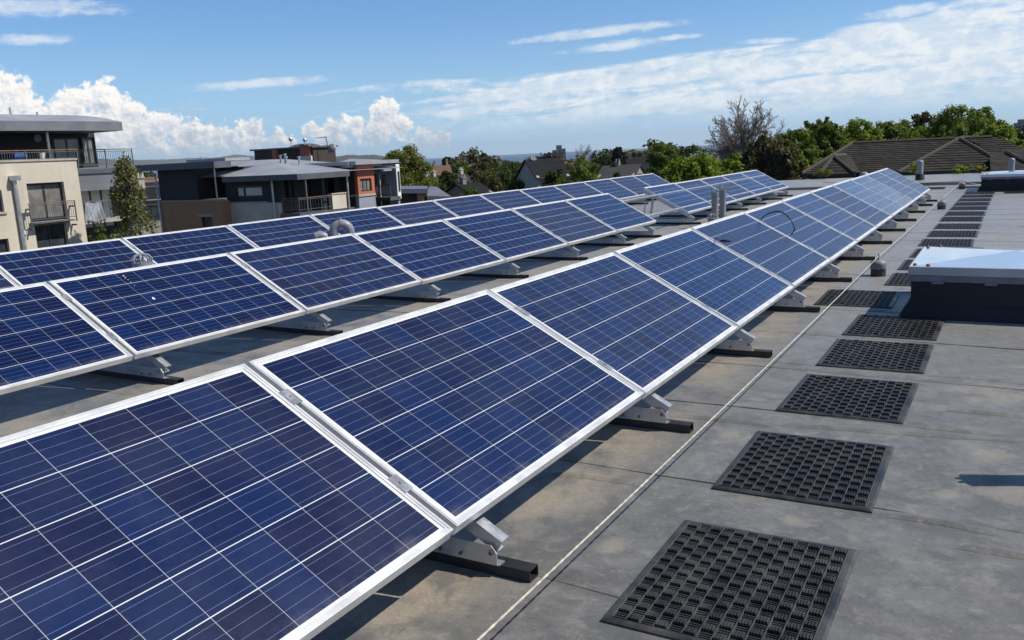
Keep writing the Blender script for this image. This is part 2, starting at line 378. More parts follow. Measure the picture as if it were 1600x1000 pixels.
def tile_mat(name, c1, c2, rowh=0.34, colw=0.30, slope_axis='z', zrow=0.17):
    """Roof tiles: courses follow height, each course is lit and shaded by real bump."""
    m = bpy.data.materials.new(name); m.use_nodes = True
    T = NT(m.node_tree); b = T.n['Principled BSDF']
    tc = T.node('ShaderNodeTexCoord'); v = tc.outputs['Object']; x, y, z = T.xyz(v)
    rw = T.math('DIVIDE', z, zrow); fr = T.math('FRACT', rw); ri = T.math('FLOOR', rw)
    hx = T.math('ADD', T.math('ADD', x, y), T.math('MULTIPLY', T.math('MODULO', ri, 2.0), colw * 0.5))
    cx = T.math('DIVIDE', hx, colw); fx = T.math('FRACT', cx)
    wn = T.node('ShaderNodeTexWhiteNoise'); T.l.new(T.comb(T.math('FLOOR', cx), ri, 0.0), wn.inputs[0])
    n = T.noise(v, 0.9, 6, 0.65)
    k = T.math('ADD', T.math('MULTIPLY', wn.outputs[0], 0.6), T.math('MULTIPLY', n, 0.6))
    c = T.mix(T.mapr(k, 0.2, 0.95, 0, 1, False), rgb(c1), rgb(c2))
    T.l.new(c, b.inputs['Base Color']); b.inputs['Roughness'].default_value = 0.9; b.inputs['Specular IOR Level'].default_value = 0.15
    hgt = T.math('SUBTRACT', 1.0, fr)
    gapx = T.mapr(T.math('MINIMUM', fx, T.math('SUBTRACT', 1.0, fx)), 0.0, 0.05)
    hgt = T.math('MULTIPLY', hgt, T.math('MULTIPLY_ADD', gapx, 0.4, 0.6))
    bn = T.node('ShaderNodeBump'); bn.inputs['Strength'].default_value = 1.0; bn.inputs['Distance'].default_value = 0.09
    T.l.new(hgt, bn.inputs['Height']); T.l.new(bn.outputs[0], b.inputs['Normal'])
    MATS[name] = m; return m

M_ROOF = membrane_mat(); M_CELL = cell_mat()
M_FRAME = mat('white_anodised_frame', (0.68, 0.685, 0.69), 0.40, 0.35, 0.10, 5)
M_ALU = mat('mill_aluminium', (0.52, 0.53, 0.545), 0.38, 0.75, 0.12, 14, 0.08, 60)
M_RUBBER = mat('black_rubber', (0.022, 0.022, 0.024), 0.5, 0, 0.3, 20, 0.1, 90, col2=(0.045, 0.044, 0.042))
def rubber_mat_material():
    m = mat('dusty_rubber', (0.022, 0.022, 0.023), 0.42, 0, 0.3, 9, 0.15, 120, col2=(0.056, 0.055, 0.053), objvar=0.2)
    T = NT(m.node_tree); b = T.n['Principled BSDF']; old = b.inputs['Base Color'].links[0].from_socket
    tc = T.node('ShaderNodeTexCoord'); z = T.xyz(tc.outputs['Object'])[2]
    lane = T.math('MULTIPLY', T.math('GREATER_THAN', z, 0.0118), T.math('LESS_THAN', z, 0.0131))
    n = T.noise(tc.outputs['Object'], 14.0, 5, 0.65)
    T.l.new(T.mix(T.math('MULTIPLY', lane, T.mapr(n, 0.3, 0.7, 0.25, 0.9)), old, (0.105, 0.102, 0.095, 1)), b.inputs['Base Color'])
    return m
M_MAT = rubber_mat_material()
M_OLDMAT = mat('old_rubber', (0.028, 0.028, 0.029), 0.46, 0, 0.3, 9, 0.15, 120, col2=(0.072, 0.070, 0.066), objvar=0.15)
M_BLACKRAIL = mat('black_plastic_rail', (0.016, 0.016, 0.018), 0.45, 0, 0.3, 12, 0.05, 80)
M_BOLT = mat('bolt_steel', (0.16, 0.16, 0.165), 0.4, 0.8, 0.2, 30)
M_ROPE = mat('cream_rope', (0.47, 0.44, 0.37), 0.8, 0, 0.25, 40)
M_WGREY = mat('grey_weight_plastic', (0.19, 0.195, 0.205), 0.55, 0, 0.2, 12, 0.1, 60)
M_PIPE = mat('grey_vent_plastic', (0.23, 0.245, 0.275), 0.42, 0, 0.12, 8)
M_CURB = mat('black_curb_felt', (0.015, 0.016, 0.020), 0.7, 0, 0.3, 9, 0.3, 60)
M_FLASH = mat('blue_grey_flashing', (0.17, 0.18, 0.215), 0.6, 0, 0.2, 8, 0.2, 30)
M_SKYRIM = mat('skylight_rim_metal', (0.42, 0.43, 0.45), 0.45, 0.4, 0.12, 5)
M_SKYGLASS = mat('skylight_polycarbonate', (0.47, 0.58, 0.68), 0.16, 0, 0.06, 2.0, coat=0.8)
M_RED = mat('red_brown_cap', (0.24, 0.085, 0.045), 0.5, 0, 0.2, 30)
M_BLACK = mat('black_cable', (0.012, 0.012, 0.013), 0.4, 0, 0.2, 40)
M_WHITE = mat('white_paint', (0.74, 0.74, 0.72), 0.5, 0, 0.06, 5)
M_CREAM = mat('cream_render', (0.53, 0.475, 0.385), 0.9, 0, 0.10, 0.55, 0.25, 40)
def streaked(m, k=0.75):
    T = NT(m.node_tree); b = T.n['Principled BSDF']; old = b.inputs['Base Color'].links[0].from_socket
    tc = T.node('ShaderNodeTexCoord'); n = T.noise(T.vmath('MULTIPLY', tc.outputs['Object'], (2.2, 2.2, 0.16)), 1.0, 6, 0.65)
    n2 = T.noise(tc.outputs['Object'], 0.35, 4, 0.6)
    T.l.new(T.mix(T.math('MULTIPLY', T.mapr(n, 0.52, 0.72), T.mapr(n2, 0.35, 0.65, 0.15, 0.7)), old, T.mix(1.0, old, (k, k * 0.98, k * 0.95, 1), 'MULTIPLY')), b.inputs['Base Color'])
    return m
streaked(M_CREAM)
M_GREYREND = mat('grey_render', (0.55, 0.53, 0.49), 0.9, 0, 0.12, 0.8, 0.2, 40)
M_DARKCLAD = mat('black_cladding', (0.026, 0.028, 0.034), 0.75, 0, 0.2, 1.5, 0.1, 30)
M_FASCIA = mat('dark_grey_fascia', (0.10, 0.105, 0.118), 0.5, 0.2, 0.12, 1.2)
M_LFASCIA = mat('mid_grey_fascia', (0.17, 0.175, 0.19), 0.5, 0.2, 0.10, 1.2)
M_METROOF = mat('grey_sheet_roof', (0.33, 0.34, 0.37), 0.5, 0.25, 0.10, 0.7)
M_BRICKW = brick_mat('brown_brick', (0.44, 0.19, 0.095), (0.45, 0.225, 0.12), (0.40, 0.29, 0.20), 0.225, 0.075, 'wall')
M_DKBRICK = brick_mat('dark_brown_brick', (0.050, 0.034, 0.027), (0.068, 0.044, 0.033), (0.05, 0.042, 0.038), 0.225, 0.075, 'wall')
M_REDR = mat('red_render', (0.42, 0.125, 0.075), 0.85, 0, 0.10, 1.2)
M_BLUEGREY = mat('blue_grey_render', (0.25, 0.265, 0.31), 0.85, 0, 0.10, 1.0)
M_STONE = mat('stone_coping', (0.36, 0.33, 0.28), 0.9, 0, 0.15, 3)
M_WOODRAIL = mat('timber_handrail', (0.185, 0.105, 0.06), 0.65, 0, 0.25, 6)
M_RAIL = mat('grey_railing_steel', (0.145, 0.15, 0.16), 0.5, 0.5, 0.1, 8)
M_DOWN = mat('galvanised_downpipe', (0.50, 0.52, 0.55), 0.35, 0.7, 0.12, 4)
M_DKFRAME = mat('dark_window_frame', (0.030, 0.033, 0.042), 0.4, 0, 0.15, 5)
M_GLASS = glass_mat('window_glass', (0.055, 0.065, 0.075), 0.03)
M_GLASSL = glass_mat('curtained_glass', (0.22, 0.215, 0.20), 0.08, 0.35, 2.5)
M_BLIND = glass_mat('blind_behind_glass', (0.66, 0.66, 0.63), 0.12, 0.1)
M_TARP = mat('silver_tarp', (0.66, 0.67, 0.68), 0.25, 0.7, 0.2, 3, 0.5, 5)
M_TILE = tile_mat('brown_roof_tiles', (0.022, 0.021, 0.019), (0.050, 0.046, 0.040))
M_HIPTILE = mat('hip_ridge_tiles', (0.070, 0.060, 0.048), 0.85, 0, 0.25, 5, 0.2, 12)
M_SLATE = tile_mat('dark_slates', (0.010, 0.0105, 0.012), (0.024, 0.025, 0.028), colw=0.25, zrow=0.15)
M_SLATE2 = tile_mat('grey_slates', (0.034, 0.034, 0.035), (0.064, 0.063, 0.061), colw=0.25, zrow=0.15)
M_PANTILE = tile_mat('brown_pantiles', (0.125, 0.075, 0.048), (0.18, 0.115, 0.075), colw=0.25, zrow=0.17)
M_REDTILE = tile_mat('red_pantiles', (0.33, 0.085, 0.04), (0.42, 0.125, 0.06), colw=0.25, zrow=0.17)
M_HARL = mat('pale_harling', (0.42, 0.39, 0.33), 0.9, 0, 0.12, 0.8, 0.2, 30, objvar=0.2)
M_HARLG = mat('grey_harling', (0.25, 0.245, 0.23), 0.9, 0, 0.12, 0.8, 0.2, 30)
M_SAND = mat('sandstone', (0.29, 0.235, 0.165), 0.9, 0, 0.18, 0.9, 0.2, 12)
M_BARK = mat('bark', (0.085, 0.070, 0.055), 0.9, 0, 0.3, 3, 0.4, 20)
M_BIRCHBARK = mat('pale_bark', (0.30, 0.285, 0.26), 0.85, 0, 0.3, 5, 0.2, 20)
M_BARETWIG = mat('grey_brown_twigs', (0.215, 0.185, 0.160), 0.85, 0, 0.2, 1.0)
M_TWIGDK = mat('dark_brown_twigs', (0.13, 0.105, 0.075), 0.9, 0, 0.3, 1.0)
L_MID = leaf_mat('mid_green_leaves', (0.045, 0.075, 0.012), (0.165, 0.215, 0.036), 0.42)
L_BRIGHT = leaf_mat('spring_green_leaves', (0.080, 0.125, 0.014), (0.245, 0.300, 0.046), 0.45)
L_OLIVE = leaf_mat('yellow_olive_leaves', (0.090, 0.110, 0.020), (0.220, 0.225, 0.050), 0.45)
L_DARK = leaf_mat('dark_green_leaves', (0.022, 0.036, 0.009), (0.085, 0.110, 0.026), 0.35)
L_BLACK = leaf_mat('dark_conifer_needles', (0.007, 0.012, 0.008), (0.018, 0.028, 0.014), 0.1)
L_BROWN = leaf_mat('budding_brown_leaves', (0.060, 0.056, 0.026), (0.135, 0.122, 0.060), 0.4)
L_BIRCH = leaf_mat('birch_leaves', (0.085, 0.092, 0.036), (0.250, 0.245, 0.115), 0.45)

# ------------------------------------------------------------------ mesh builder
class MB:
    def __init__(s): s.v = []; s.f = []
    def add(s, vs, fs):
        k = len(s.v); s.v.extend([tuple(v) for v in vs]); s.f.extend([tuple(i + k for i in f) for f in fs]); return s
    def box(s, x0, x1, y0, y1, z0, z1, M=None):
        vs = [Vector((x, y, z)) for z in (z0, z1) for y in (y0, y1) for x in (x0, x1)]
        if M is not None: vs = [M @ v for v in vs]
        return s.add(vs, [(0, 2, 3, 1), (4, 5, 7, 6), (0, 1, 5, 4), (2, 6, 7, 3), (0, 4, 6, 2), (1, 3, 7, 5)])
    def bar(s, a, b, w, h, up=(0, 0, 1)):
        """rectangular bar from a to b; w sideways, h along up"""
        a, b = Vector(a), Vector(b); d = (b - a).normalized(); u = Vector(up)
        sd = d.cross(u).normalized(); u = sd.cross(d).normalized()
        vs = [p + sd * (i * w / 2) + u * (j * h / 2) for p in (a, b) for j in (-1, 1) for i in (-1, 1)]
        return s.add(vs, [(0, 1, 3, 2), (4, 6, 7, 5), (0, 4, 5, 1), (2, 3, 7, 6), (0, 2, 6, 4), (1, 5, 7, 3)])
    def tube(s, pts, r, n=8, cap=True):
        pts = [Vector(p) for p in pts]; rs = r if isinstance(r, (list, tuple)) else [r] * len(pts)
        k = len(s.v); ref = None
        for i, p in enumerate(pts):
            d = (pts[min(i + 1, len(pts) - 1)] - pts[max(i - 1, 0)]).normalized()
            if ref is None: ref = d.orthogonal().normalized()
            ref = (ref - d * ref.dot(d)).normalized(); q = d.cross(ref)
            for j in range(n):
                a = 2 * math.pi * j / n
                s.v.append(tuple(p + (ref * math.cos(a) + q * math.sin(a)) * rs[i]))
        for i in range(len(pts) - 1):
            for j in range(n):
                a = k + i * n + j; b = k + i * n + (j + 1) % n
                s.f.append((a, b, b + n, a + n))
        if cap:
            s.f.append(tuple(k + j for j in reversed(range(n)))); e = k + (len(pts) - 1) * n
            s.f.append(tuple(e + j for j in range(n)))
        return s
    def lathe(s, prof, n=20, c=(0, 0, 0)):
        k = len(s.v)
        for r, z in prof:
            for j in range(n):
                a = 2 * math.pi * j / n; s.v.append((c[0] + r * math.cos(a), c[1] + r * math.sin(a), c[2] + z))
        for i in range(len(prof) - 1):
            for j in range(n):
                a = k + i * n + j; b = k + i * n + (j + 1) % n; s.f.append((a, b, b + n, a + n))
        s.f.append(tuple(k + j for j in reversed(range(n)))); e = k + (len(prof) - 1) * n
        s.f.append(tuple(e + j for j in range(n)))
        return s
    def prism(s, poly, axis, a0, a1):
        """extrude a 2-D polygon along axis: 'x' -> (y,z), 'y' -> (x,z), 'z' -> (x,y)"""
        def P(q, a):
            return {'x': (a, q[0], q[1]), 'y': (q[0], a, q[1]), 'z': (q[0], q[1], a)}[axis]
        n = len(poly); vs = [P(q, a0) for q in poly] + [P(q, a1) for q in poly]
        fs = [tuple(range(n)), tuple(reversed(range(n, 2 * n)))] + [(i, i + n, (i + 1) % n + n, (i + 1) % n) for i in range(n)]
        return s.add(vs, fs)
    def quad(s, a, b, c, d): return s.add([a, b, c, d], [(0, 1, 2, 3)])
    def build(s, name, m, parent=None, origin=None, smooth=False, bevel=0.0):
        o0 = Vector(origin) if origin is not None else Vector((0, 0, 0))
        me = bpy.data.meshes.new(name)
        me.from_pydata([tuple(Vector(v) - o0) for v in s.v], [], s.f)
        me.materials.append(m)
        bm = bmesh.new(); bm.from_mesh(me); bmesh.ops.recalc_face_normals(bm, faces=bm.faces); bm.to_mesh(me); bm.free()
        if smooth: me.polygons.foreach_set('use_smooth', [True] * len(me.polygons))
        o = bpy.data.objects.new(name, me); COL.objects.link(o)
        if parent is not None: o.parent = parent
        elif origin is not None: o.location = o0
        if bevel:
            md = o.modifiers.new('bevel', 'BEVEL'); md.width = bevel; md.segments = 2; md.limit_method = 'ANGLE'
        if smooth:
            try:
                me.set_sharp_from_angle(angle=R(40))
            except Exception: pass
        return o
def tag(o, label=None, cat=None, group=None, kind=None):
    if label: o['label'] = label
    if cat: o['category'] = cat
    if group: o['group'] = group
    if kind: o['kind'] = kind
    return o
def empty(name, loc, rot=(0, 0, 0)):
    o = bpy.data.objects.new(name, None); COL.objects.link(o); o.location = loc; o.rotation_euler = rot
    o.empty_display_size = 0.1
    return o
def copy_tree(o, parent=None):
    c = o.copy(); COL.objects.link(c); c.parent = parent
    for ch in list(o.children): copy_tree(ch, c)
    return c
ORD = ['', 'first', 'second', 'third', 'fourth', 'fifth', 'sixth', 'seventh', 'eighth', 'ninth', 'tenth', 'eleventh', 'twelfth', 'thirteenth',
       'fourteenth', 'fifteenth', 'sixteenth', 'seventeenth', 'eighteenth', 'nineteenth', 'twentieth', 'twenty-first']

# ================================================================== SETTING
ZR = -0.245                                       # roof surface below the lower edge of the near panel row
def rz(x): return ZR + (0.0145 * x if x < 0 else 0.0)
def structure(mb, name, m, label, cat, **kw):
    o = mb.build(name, m, **kw); return tag(o, label, cat, kind='structure')

def flat_roof():
    mb = MB()
    XL, XR, Y0, Y1 = -9.3, 15.0, -9.0, 24.5
    nx = 60
    xs = [XL + (XR - XL) * i / nx for i in range(nx + 1)]
    xs = sorted(set([round(x, 4) for x in xs] + [0.0]))
    k = len(xs)
    mb.add([(x, Y0, rz(x)) for x in xs] + [(x, Y1, rz(x)) for x in xs] + [(x, Y0, -9.6) for x in xs] + [(x, Y1, -9.6) for x in xs],
           [(i, i + 1, i + 1 + k, i + k) for i in range(k - 1)] + [(i, i + 2 * k, i + 1 + 2 * k, i + 1) for i in range(k - 1)])
    mb.add([(XL, Y0, rz(XL)), (XL, 30, rz(XL)), (XL, 30, -9.6), (XL, Y0, -9.6)], [(0, 1, 2, 3)])
    mb.add([(XR, Y0, rz(XR)), (XR, 30, rz(XR)), (XR, 30, -9.6), (XR, Y0, -9.6)], [(0, 1, 2, 3)])
    # raised strip along the far edge
    up = 0.075
    kk = len(mb.v)
    mb.add([(x, Y1, rz(x)) for x in xs] + [(x, Y1 + 0.012, rz(x) + up) for x in xs] + [(x, 30.0, rz(x) + up) for x in xs] + [(x, 30.0, -9.6) for x in xs],
           [(i + j * k, i + 1 + j * k, i + 1 + (j + 1) * k, i + (j + 1) * k) for j in range(3) for i in range(k - 1)])
    rn = random.Random(12)
    def zroof(x, y): return rz(x)
    yy = -4.0; n = 0
    while yy < 24:
        # the free edge of each lapped sheet stands a few millimetres above the next sheet
        xs2 = [-8.8 + 0.3 * k for k in range(76)]; off = rn.uniform(-0.05, 0.05); top = []; bot = []; back = []
        for x in xs2:
            w = yy + off - 0.03 * x + 0.012 * math.sin(x * 1.7 + n) + 0.008 * math.sin(x * 4.3 + 2 * n)
            h = (0.0036 if yy < 5 else 0.0022) + (0.0020 if yy < 5 else 0.0016) * math.sin(x * 2.3 + n * 1.3)
            bot.append((x, w, zroof(x, w) + 0.0008)); top.append((x, w + 0.002, zroof(x, w) + h)); back.append((x, w + 0.12, zroof(x, w) + 0.0010))
        m = len(xs2); mb.add(bot + top + back, [(j * m + i, j * m + i + 1, (j + 1) * m + i + 1, (j + 1) * m + i) for j in range(2) for i in range(m - 1)])
        yy += rn.choice((1.05, 1.05, 0.98, 1.10)); n += 1
    def wrinkle(pts, w=0.035, h=0.012):
        pts = [Vector((p.x, p.y, 0)) for p in pts]; fine = []
        for a, b in zip(pts, pts[1:]):
            for q in range(10): fine.append(a.lerp(b, q / 10) + Vector((0, rn.uniform(-0.003, 0.003), 0)))
        fine.append(pts[-1]); N = len(fine); prof = [(-1.0, 0), (-0.55, 0.55), (-0.15, 0.97), (0.2, 0.95), (0.6, 0.5), (1.0, 0)]; vs = []
        for i, p in enumerate(fine):
            d = (fine[min(i + 1, N - 1)] - fine[max(i - 1, 0)]).normalized(); sd = Vector((-d.y, d.x, 0)); t = math.sin(math.pi * i / (N - 1)) ** 0.6
            for u, z in prof: vs.append((p.x + sd.x * u * w, p.y + sd.y * u * w, rz(p.x) + 0.001 + z * h * t * (0.85 + 0.15 * math.sin(i * 0.35))))
        k = len(prof); mb.add(vs, [(i * k + j, i * k + j + 1, (i + 1) * k + j + 1, (i + 1) * k + j) for i in range(N - 1) for j in range(k - 1)])
    for line in ([(1385, 803), (1470, 815), (1555, 832)], [(1215, 662), (1400, 676), (1620, 690)], [(860, 737), (930, 745), (1005, 756)], [(1050, 648), (1120, 655), (1205, 664)],
                 [(1500, 852), (1560, 862), (1640, 872)], [(1140, 560), (1215, 566), (1270, 570)], [(1440, 585), (1520, 592), (1640, 604)], [(1480, 640), (1640, 655)]):
        wrinkle([onz(px, py, ZR) for px, py in line])
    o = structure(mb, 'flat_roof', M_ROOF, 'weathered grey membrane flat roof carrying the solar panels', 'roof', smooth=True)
    return o
flat_roof()

def terrain():
    rs = [12, 25, 40, 60, 90, 130, 190, 280, 420, 650, 1000, 1500, 2200, 3000, 3800]
    na = 96; vs = []; fs = []
    rnd = random.Random(3)
    def gz(r): return -9.6 - 0.012 * max(0, r - 90) if r < 900 else -19.3 - (r - 900) * 0.0075
    vs.append((0, 0, -9.6))
    for r in rs:
        for j in range(na):
            a = 2 * math.pi * j / na
            rr = r * (1 + (rnd.random() - .5) * (0.25 if r >= 3800 else 0.0))
            vs.append((rr * math.cos(a), rr * math.sin(a), gz(r) + (rnd.random() - .5) * min(1.5, r * 0.002)))
    for j in range(na): fs.append((0, 1 + j, 1 + (j + 1) % na))
    for i in range(len(rs) - 1):
        for j in range(na):
            a = 1 + i * na + j; b = 1 + i * na + (j + 1) % na; fs.append((a, b, b + na, a + na))
    mb = MB(); mb.add(vs, fs)
    g = mat('ground_green', (0.050, 0.060, 0.028), 0.95, 0, 0.4, 0.05, col2=(0.085, 0.080, 0.052))
    structure(mb, 'ground', g, 'land falling away below the roof towards the sea', 'ground')
    s = MB()
    n = 96
    vs = [(0, 0, -40.0)]; fs = []
    for r in (2600, 6000, 14000, 26500):
        for j in range(n):
            a = 2 * math.pi * j / n; vs.append((r * math.cos(a), r * math.sin(a), -40.0))
    for j in range(n): fs.append((0, 1 + j, 1 + (j + 1) % n))
    for i in range(3):
        for j in range(n):
            a = 1 + i * n + j; b = 1 + i * n + (j + 1) % n; fs.append((a, b, b + n, a + n))
    s.add(vs, fs)
    w = mat('sea_water', (0.020, 0.050, 0.100), 0.35, 0, 0.25, 0.002, 0.3, 0.05, space='Object')
    structure(s, 'sea', w, 'blue strip of sea below the horizon', 'sea')
    # far shore and island
    def hills(name, label, pts, D, depth, zb=-41.0):
        h = MB(); top = []
        fine = []
        rn = random.Random(len(pts))
        for (x0, y0), (x1, y1) in zip(pts, pts[1:]):
            for q in range(6):
                t = q / 6; fine.append((x0 + (x1 - x0) * t, y0 + (y1 - y0) * t + (rn.random() - .5) * 0.8))
        fine.append(pts[-1])
        vs = []
        for px, py in fine:
            p = atd(px, py, D); d = Vector((p.x, p.y, 0)).normalized()
            vs += [(p.x - d.x * depth, p.y - d.y * depth, zb), tuple(p), (p.x + d.x * depth, p.y + d.y * depth, zb)]
        fs = []
        for i in range(len(fine) - 1):
            a = 3 * i; fs += [(a, a + 3, a + 4, a + 1), (a + 1, a + 4, a + 5, a + 2)]
        fs += [(0, 1, 2), (len(vs) - 3, len(vs) - 1, len(vs) - 2)]
        h.add(vs, fs)
        hm = mat('hill_land', (0.030, 0.038, 0.034), 0.95, 0, 0.4, 0.0015, col2=(0.055, 0.058, 0.046))
        structure(h, name, hm, label, 'hills', smooth=False)
    hills('far_shore_hills', 'hazy blue hills on the far shore behind the apartment blocks',
          [(-160, 256), (-40, 252), (60, 248), (150, 248), (215, 250), (260, 249), (300, 247), (340, 246), (368, 241.5), (385, 243), (420, 245), (460, 247), (500, 249), (525, 251)], 17000, 2600)
    hills('island_hill', 'low dark blue island on the horizon beside the olive green tree',
          [(505, 249.5), (525, 245), (545, 241.8), (562, 242.5), (585, 241.8), (600, 244), (618, 247)], 7500, 500)
terrain()

# ================================================================== SOLAR PANELS
TH = 0.5004                                        # tilt, radians (28.7 degrees)
PITCH = 1.67
def make_panel():
    root = empty('solar_panel', (0, 0, 0), (0, TH, 0))
    f = MB(); w = 0.022; d = 0.040
    for x0, x1, y0, y1 in ((-PW, -PW + w, 0, PL), (-w, 0, 0, PL), (-PW + w, -w, 0, w), (-PW + w, -w, PL - w, PL)):
        f.box(x0, x1, y0, y1, -d, 0)
    # fine inner step of the frame profile
    for x0, x1, y0, y1 in ((-PW + 0.004, -PW + 0.012, 0.004, PL - 0.004), (-0.012, -0.004, 0.004, PL - 0.004), (-PW + 0.012, -0.012, 0.004, 0.012), (-PW + 0.012, -0.012, PL - 0.012, PL - 0.004)):
        f.box(x0, x1, y0, y1, -0.004, 0.0025)
    f.build('frame', M_FRAME, root)
    g = MB(); g.box(-PW + w, -w, w, PL - w, -0.012, -0.004)
    g.build('cell_sheet', M_CELL, root)
    for xx in (-0.24, -0.76):
        c = MB(); c.box(xx - 0.04, xx + 0.04, PL - 0.010, PL + 0.030, 0.003, 0.007).box(xx - 0.04, xx + 0.04, PL + 0.003, PL + 0.017, -0.05, 0.003)
        c.lathe([(0.007, 0.007), (0.007, 0.012)], 8, (xx, PL + 0.010, 0))
        c.build('clamp', M_ALU, root)
    jb = MB(); jb.box(-0.93, -0.83, PL / 2 - 0.06, PL / 2 + 0.06, -0.035, -0.0125); jb.build('junction_box', M_BLACK, root)
    return root

def make_support():
    """one mounting frame under a seam: foot rail on the roof, base channel, sloping arm, rear leg, brace"""
    root = empty('support_frame', (0, 0, 0))
    r = MB(); r.box(-1.25, 0.160, -0.030, 0.030, 0.0, 0.006)
    r.box(-1.25, 0.160, -0.030, -0.026, 0.006, 0.042).box(-1.25, 0.160, 0.026, 0.030, 0.006, 0.042).box(-1.25, 0.158, -0.026, 0.026, 0.038, 0.042)
    r.build('foot_rail', M_BLACKRAIL, root)
    n = Vector((math.sin(TH), 0, math.cos(TH))); sl_ = Vector((-math.cos(TH), 0, math.sin(TH)))
    base = Vector((0, 0, -ZR))                     # the panel's lower edge above the roof
    a0 = base - n * 0.105 - sl_ * 0.105; a1 = base - n * 0.105 + sl_ * 1.02
    b = MB()
    b.box(-1.15, 0.048, -0.040, -0.002, 0.0425, 0.046)
    b.prism([(-1.15, 0.046), (0.040, 0.046), (0.040, 0.085), (0.018, 0.112), (-1.15, 0.098)], 'y', -0.041, -0.036)
    b.build('base_channel', M_ALU, root)
    a = MB()
    a.bar(a0 + n * 0.023 , a1 + n * 0.023, 0.050, 0.004, n)
    a.bar(a0 + Vector((0, -0.022, 0)), a1 + Vector((0, -0.022, 0)), 0.004, 0.042, n)
    a.bar(a0 + n * -0.023, a1 + n * -0.023, 0.046, 0.004, n)
    a.build('arm', M_ALU, root)
    top = base - n * 0.128 + sl_ * 0.80
    l = MB(); l.bar(Vector((top.x - 0.08, 0.0, 0.047)), top, 0.040, 0.030, (1, 0, 0)); l.build('rear_leg', M_ALU, root)
    br = MB(); br.bar(Vector((-0.98, 0.028, 0.060)), base - n * 0.128 + sl_ * 0.97 + Vector((0, 0.028, 0)), 0.020, 0.020, (0, 1, 0)); br.build('brace', M_ALU, root)
    for px, pz in ((0.020, 0.088), (-0.105, 0.062), (-0.19, 0.062)):
        bo = MB(); bo.tube([(px, -0.041, pz), (px, -0.050, pz)], 0.009 if px > 0 else 0.006, 8); bo.build('bolt', M_BOLT, root)
    return root

ROWS = [  # name, lower-edge x, z offset, y of first seam, module indices, far end count
    ('front', 0.0, 0.0, 0.0, range(-2, 11), 'of the front row beside the rope'),
    ('middle', -3.594, -0.048, 1.496, range(-3, 6), 'of the middle row before the gap'),
    ('middle_far', -3.664, -0.058, 13.356, range(0, 5), 'of the short far panel block'),
    ('back', -7.124, -0.102, 4.66, range(-5, 11), 'of the back row of panels'),
]
proto = make_panel(); first = True
supp = make_support(); sfirst = True
for rn, x0, dz, ys, idx, where in ROWS:
    idx = list(idx); last = max(idx)
    for i in idx:
        if first: p = proto; first = False
        else: p = copy_tree(proto)
        jx = ((i * 37 + len(rn) * 11) % 7 - 3) * 0.0012
        p.location = (x0, ys + PITCH * i + 0.010, dz + jx)
        if i == last:                              # end module: its mid clamps become end clamps, nothing beyond
            pass
        o = ORD[last - i + 1]
        lab = f'blue solar panel, {o} from the far end {where}'
        if rn == 'front' and i == 4: lab = f'blue solar panel just beyond the black cable loop, {o} from the far end, front row'
        if rn == 'middle' and i == 0: lab = f'blue solar panel with white bird droppings, {o} from the gap in the middle row'
        tag(p, lab, 'solar panel', 'solar panels on the flat roof')
    seams = list(idx) + [last + 1]
    for i in seams:
        if sfirst: s = supp; sfirst = False
        else: s = copy_tree(supp)
        y = ys + PITCH * i + 0.215
        if i == last + 1: y -= 0.46
        s.location = (x0, y, rz(x0))
        tag(s, f'metal support on black rail, {ORD[last + 1 - i + 1]} from far end {where}', 'panel support', 'supports under the solar panels')
# long purlins between supports and panels
nrm = Vector((math.sin(TH), 0, math.cos(TH))); slp = Vector((-math.cos(TH), 0, math.sin(TH)))
def purlin(x0, dz, y0, y1, s, label):
    mb = MB(); q = Vector((x0, 0, dz)) - nrm * 0.060 + slp * s
    mb.bar((q.x, y0, q.z), (q.x, y1, q.z), 0.040, 0.038, nrm)
    mb.box(q.x - 0.012, q.x + 0.012, y0, y0 + 0.0, q.z, q.z)
    o = mb.build('mounting_rail', M_ALU, origin=(q.x, y0, q.z))
    tag(o, label, 'mounting rail', 'mounting rails under the panels')
for s, w in ((0.24, 'lower'), (0.76, 'upper')):
    purlin(0.0, 0.0, -3.3, 18.38, s, f'{w} aluminium rail running under the whole front row of panels')
    purlin(-3.594, -0.05, -3.5, 21.70, s, f'{w} aluminium rail under the middle row, bare across the gap')
    purlin(-7.124, -0.102, -3.6, 23.0, s, f'{w} aluminium rail running under the back row of panels')

# bird droppings on a middle row panel
def dropping(pts, label):
    mb = MB(); rn = random.Random(5)
    org = None
    for px, py, r in pts:
        n = Vector((math.sin(TH), 0, math.cos(TH))); k = n.dot(Vector((-3.594, 0, -0.048))) - 0.0036
        d = ray(px, py); t = (k - n.dot(CAM_LOC)) / n.dot(d); p = CAM_LOC + d * t
        if org is None: org = p
        u = slp; v = Vector((0, 1, 0))
        ring = [p + u * (r * (0.8 + 0.5 * rn.random()) * math.cos(a)) + v * (r * (0.7 + 0.5 * rn.random()) * math.sin(a)) + n * 0.0008 for a in [j * 0.698 for j in range(9)]]
        base = [q - n * 0.0008 for q in ring]
        mb.add(base + ring, [tuple(range(9, 18))] + [(j, (j + 1) % 9, (j + 1) % 9 + 9, j + 9) for j in range(9)])
    o = mb.build('bird_dropping', M_WHITE, origin=org); tag(o, label, 'bird dropping')
dropping([(240, 466.5, 0.011), (238.7, 465, 0.006)], 'white spot of bird dropping on a middle row solar panel')
dropping([(193, 431, 0.006), (196, 434, 0.005), (200, 437, 0.0035), (204, 441, 0.0035), (210, 446, 0.003)], 'thin white streak of bird dropping above the larger spot')

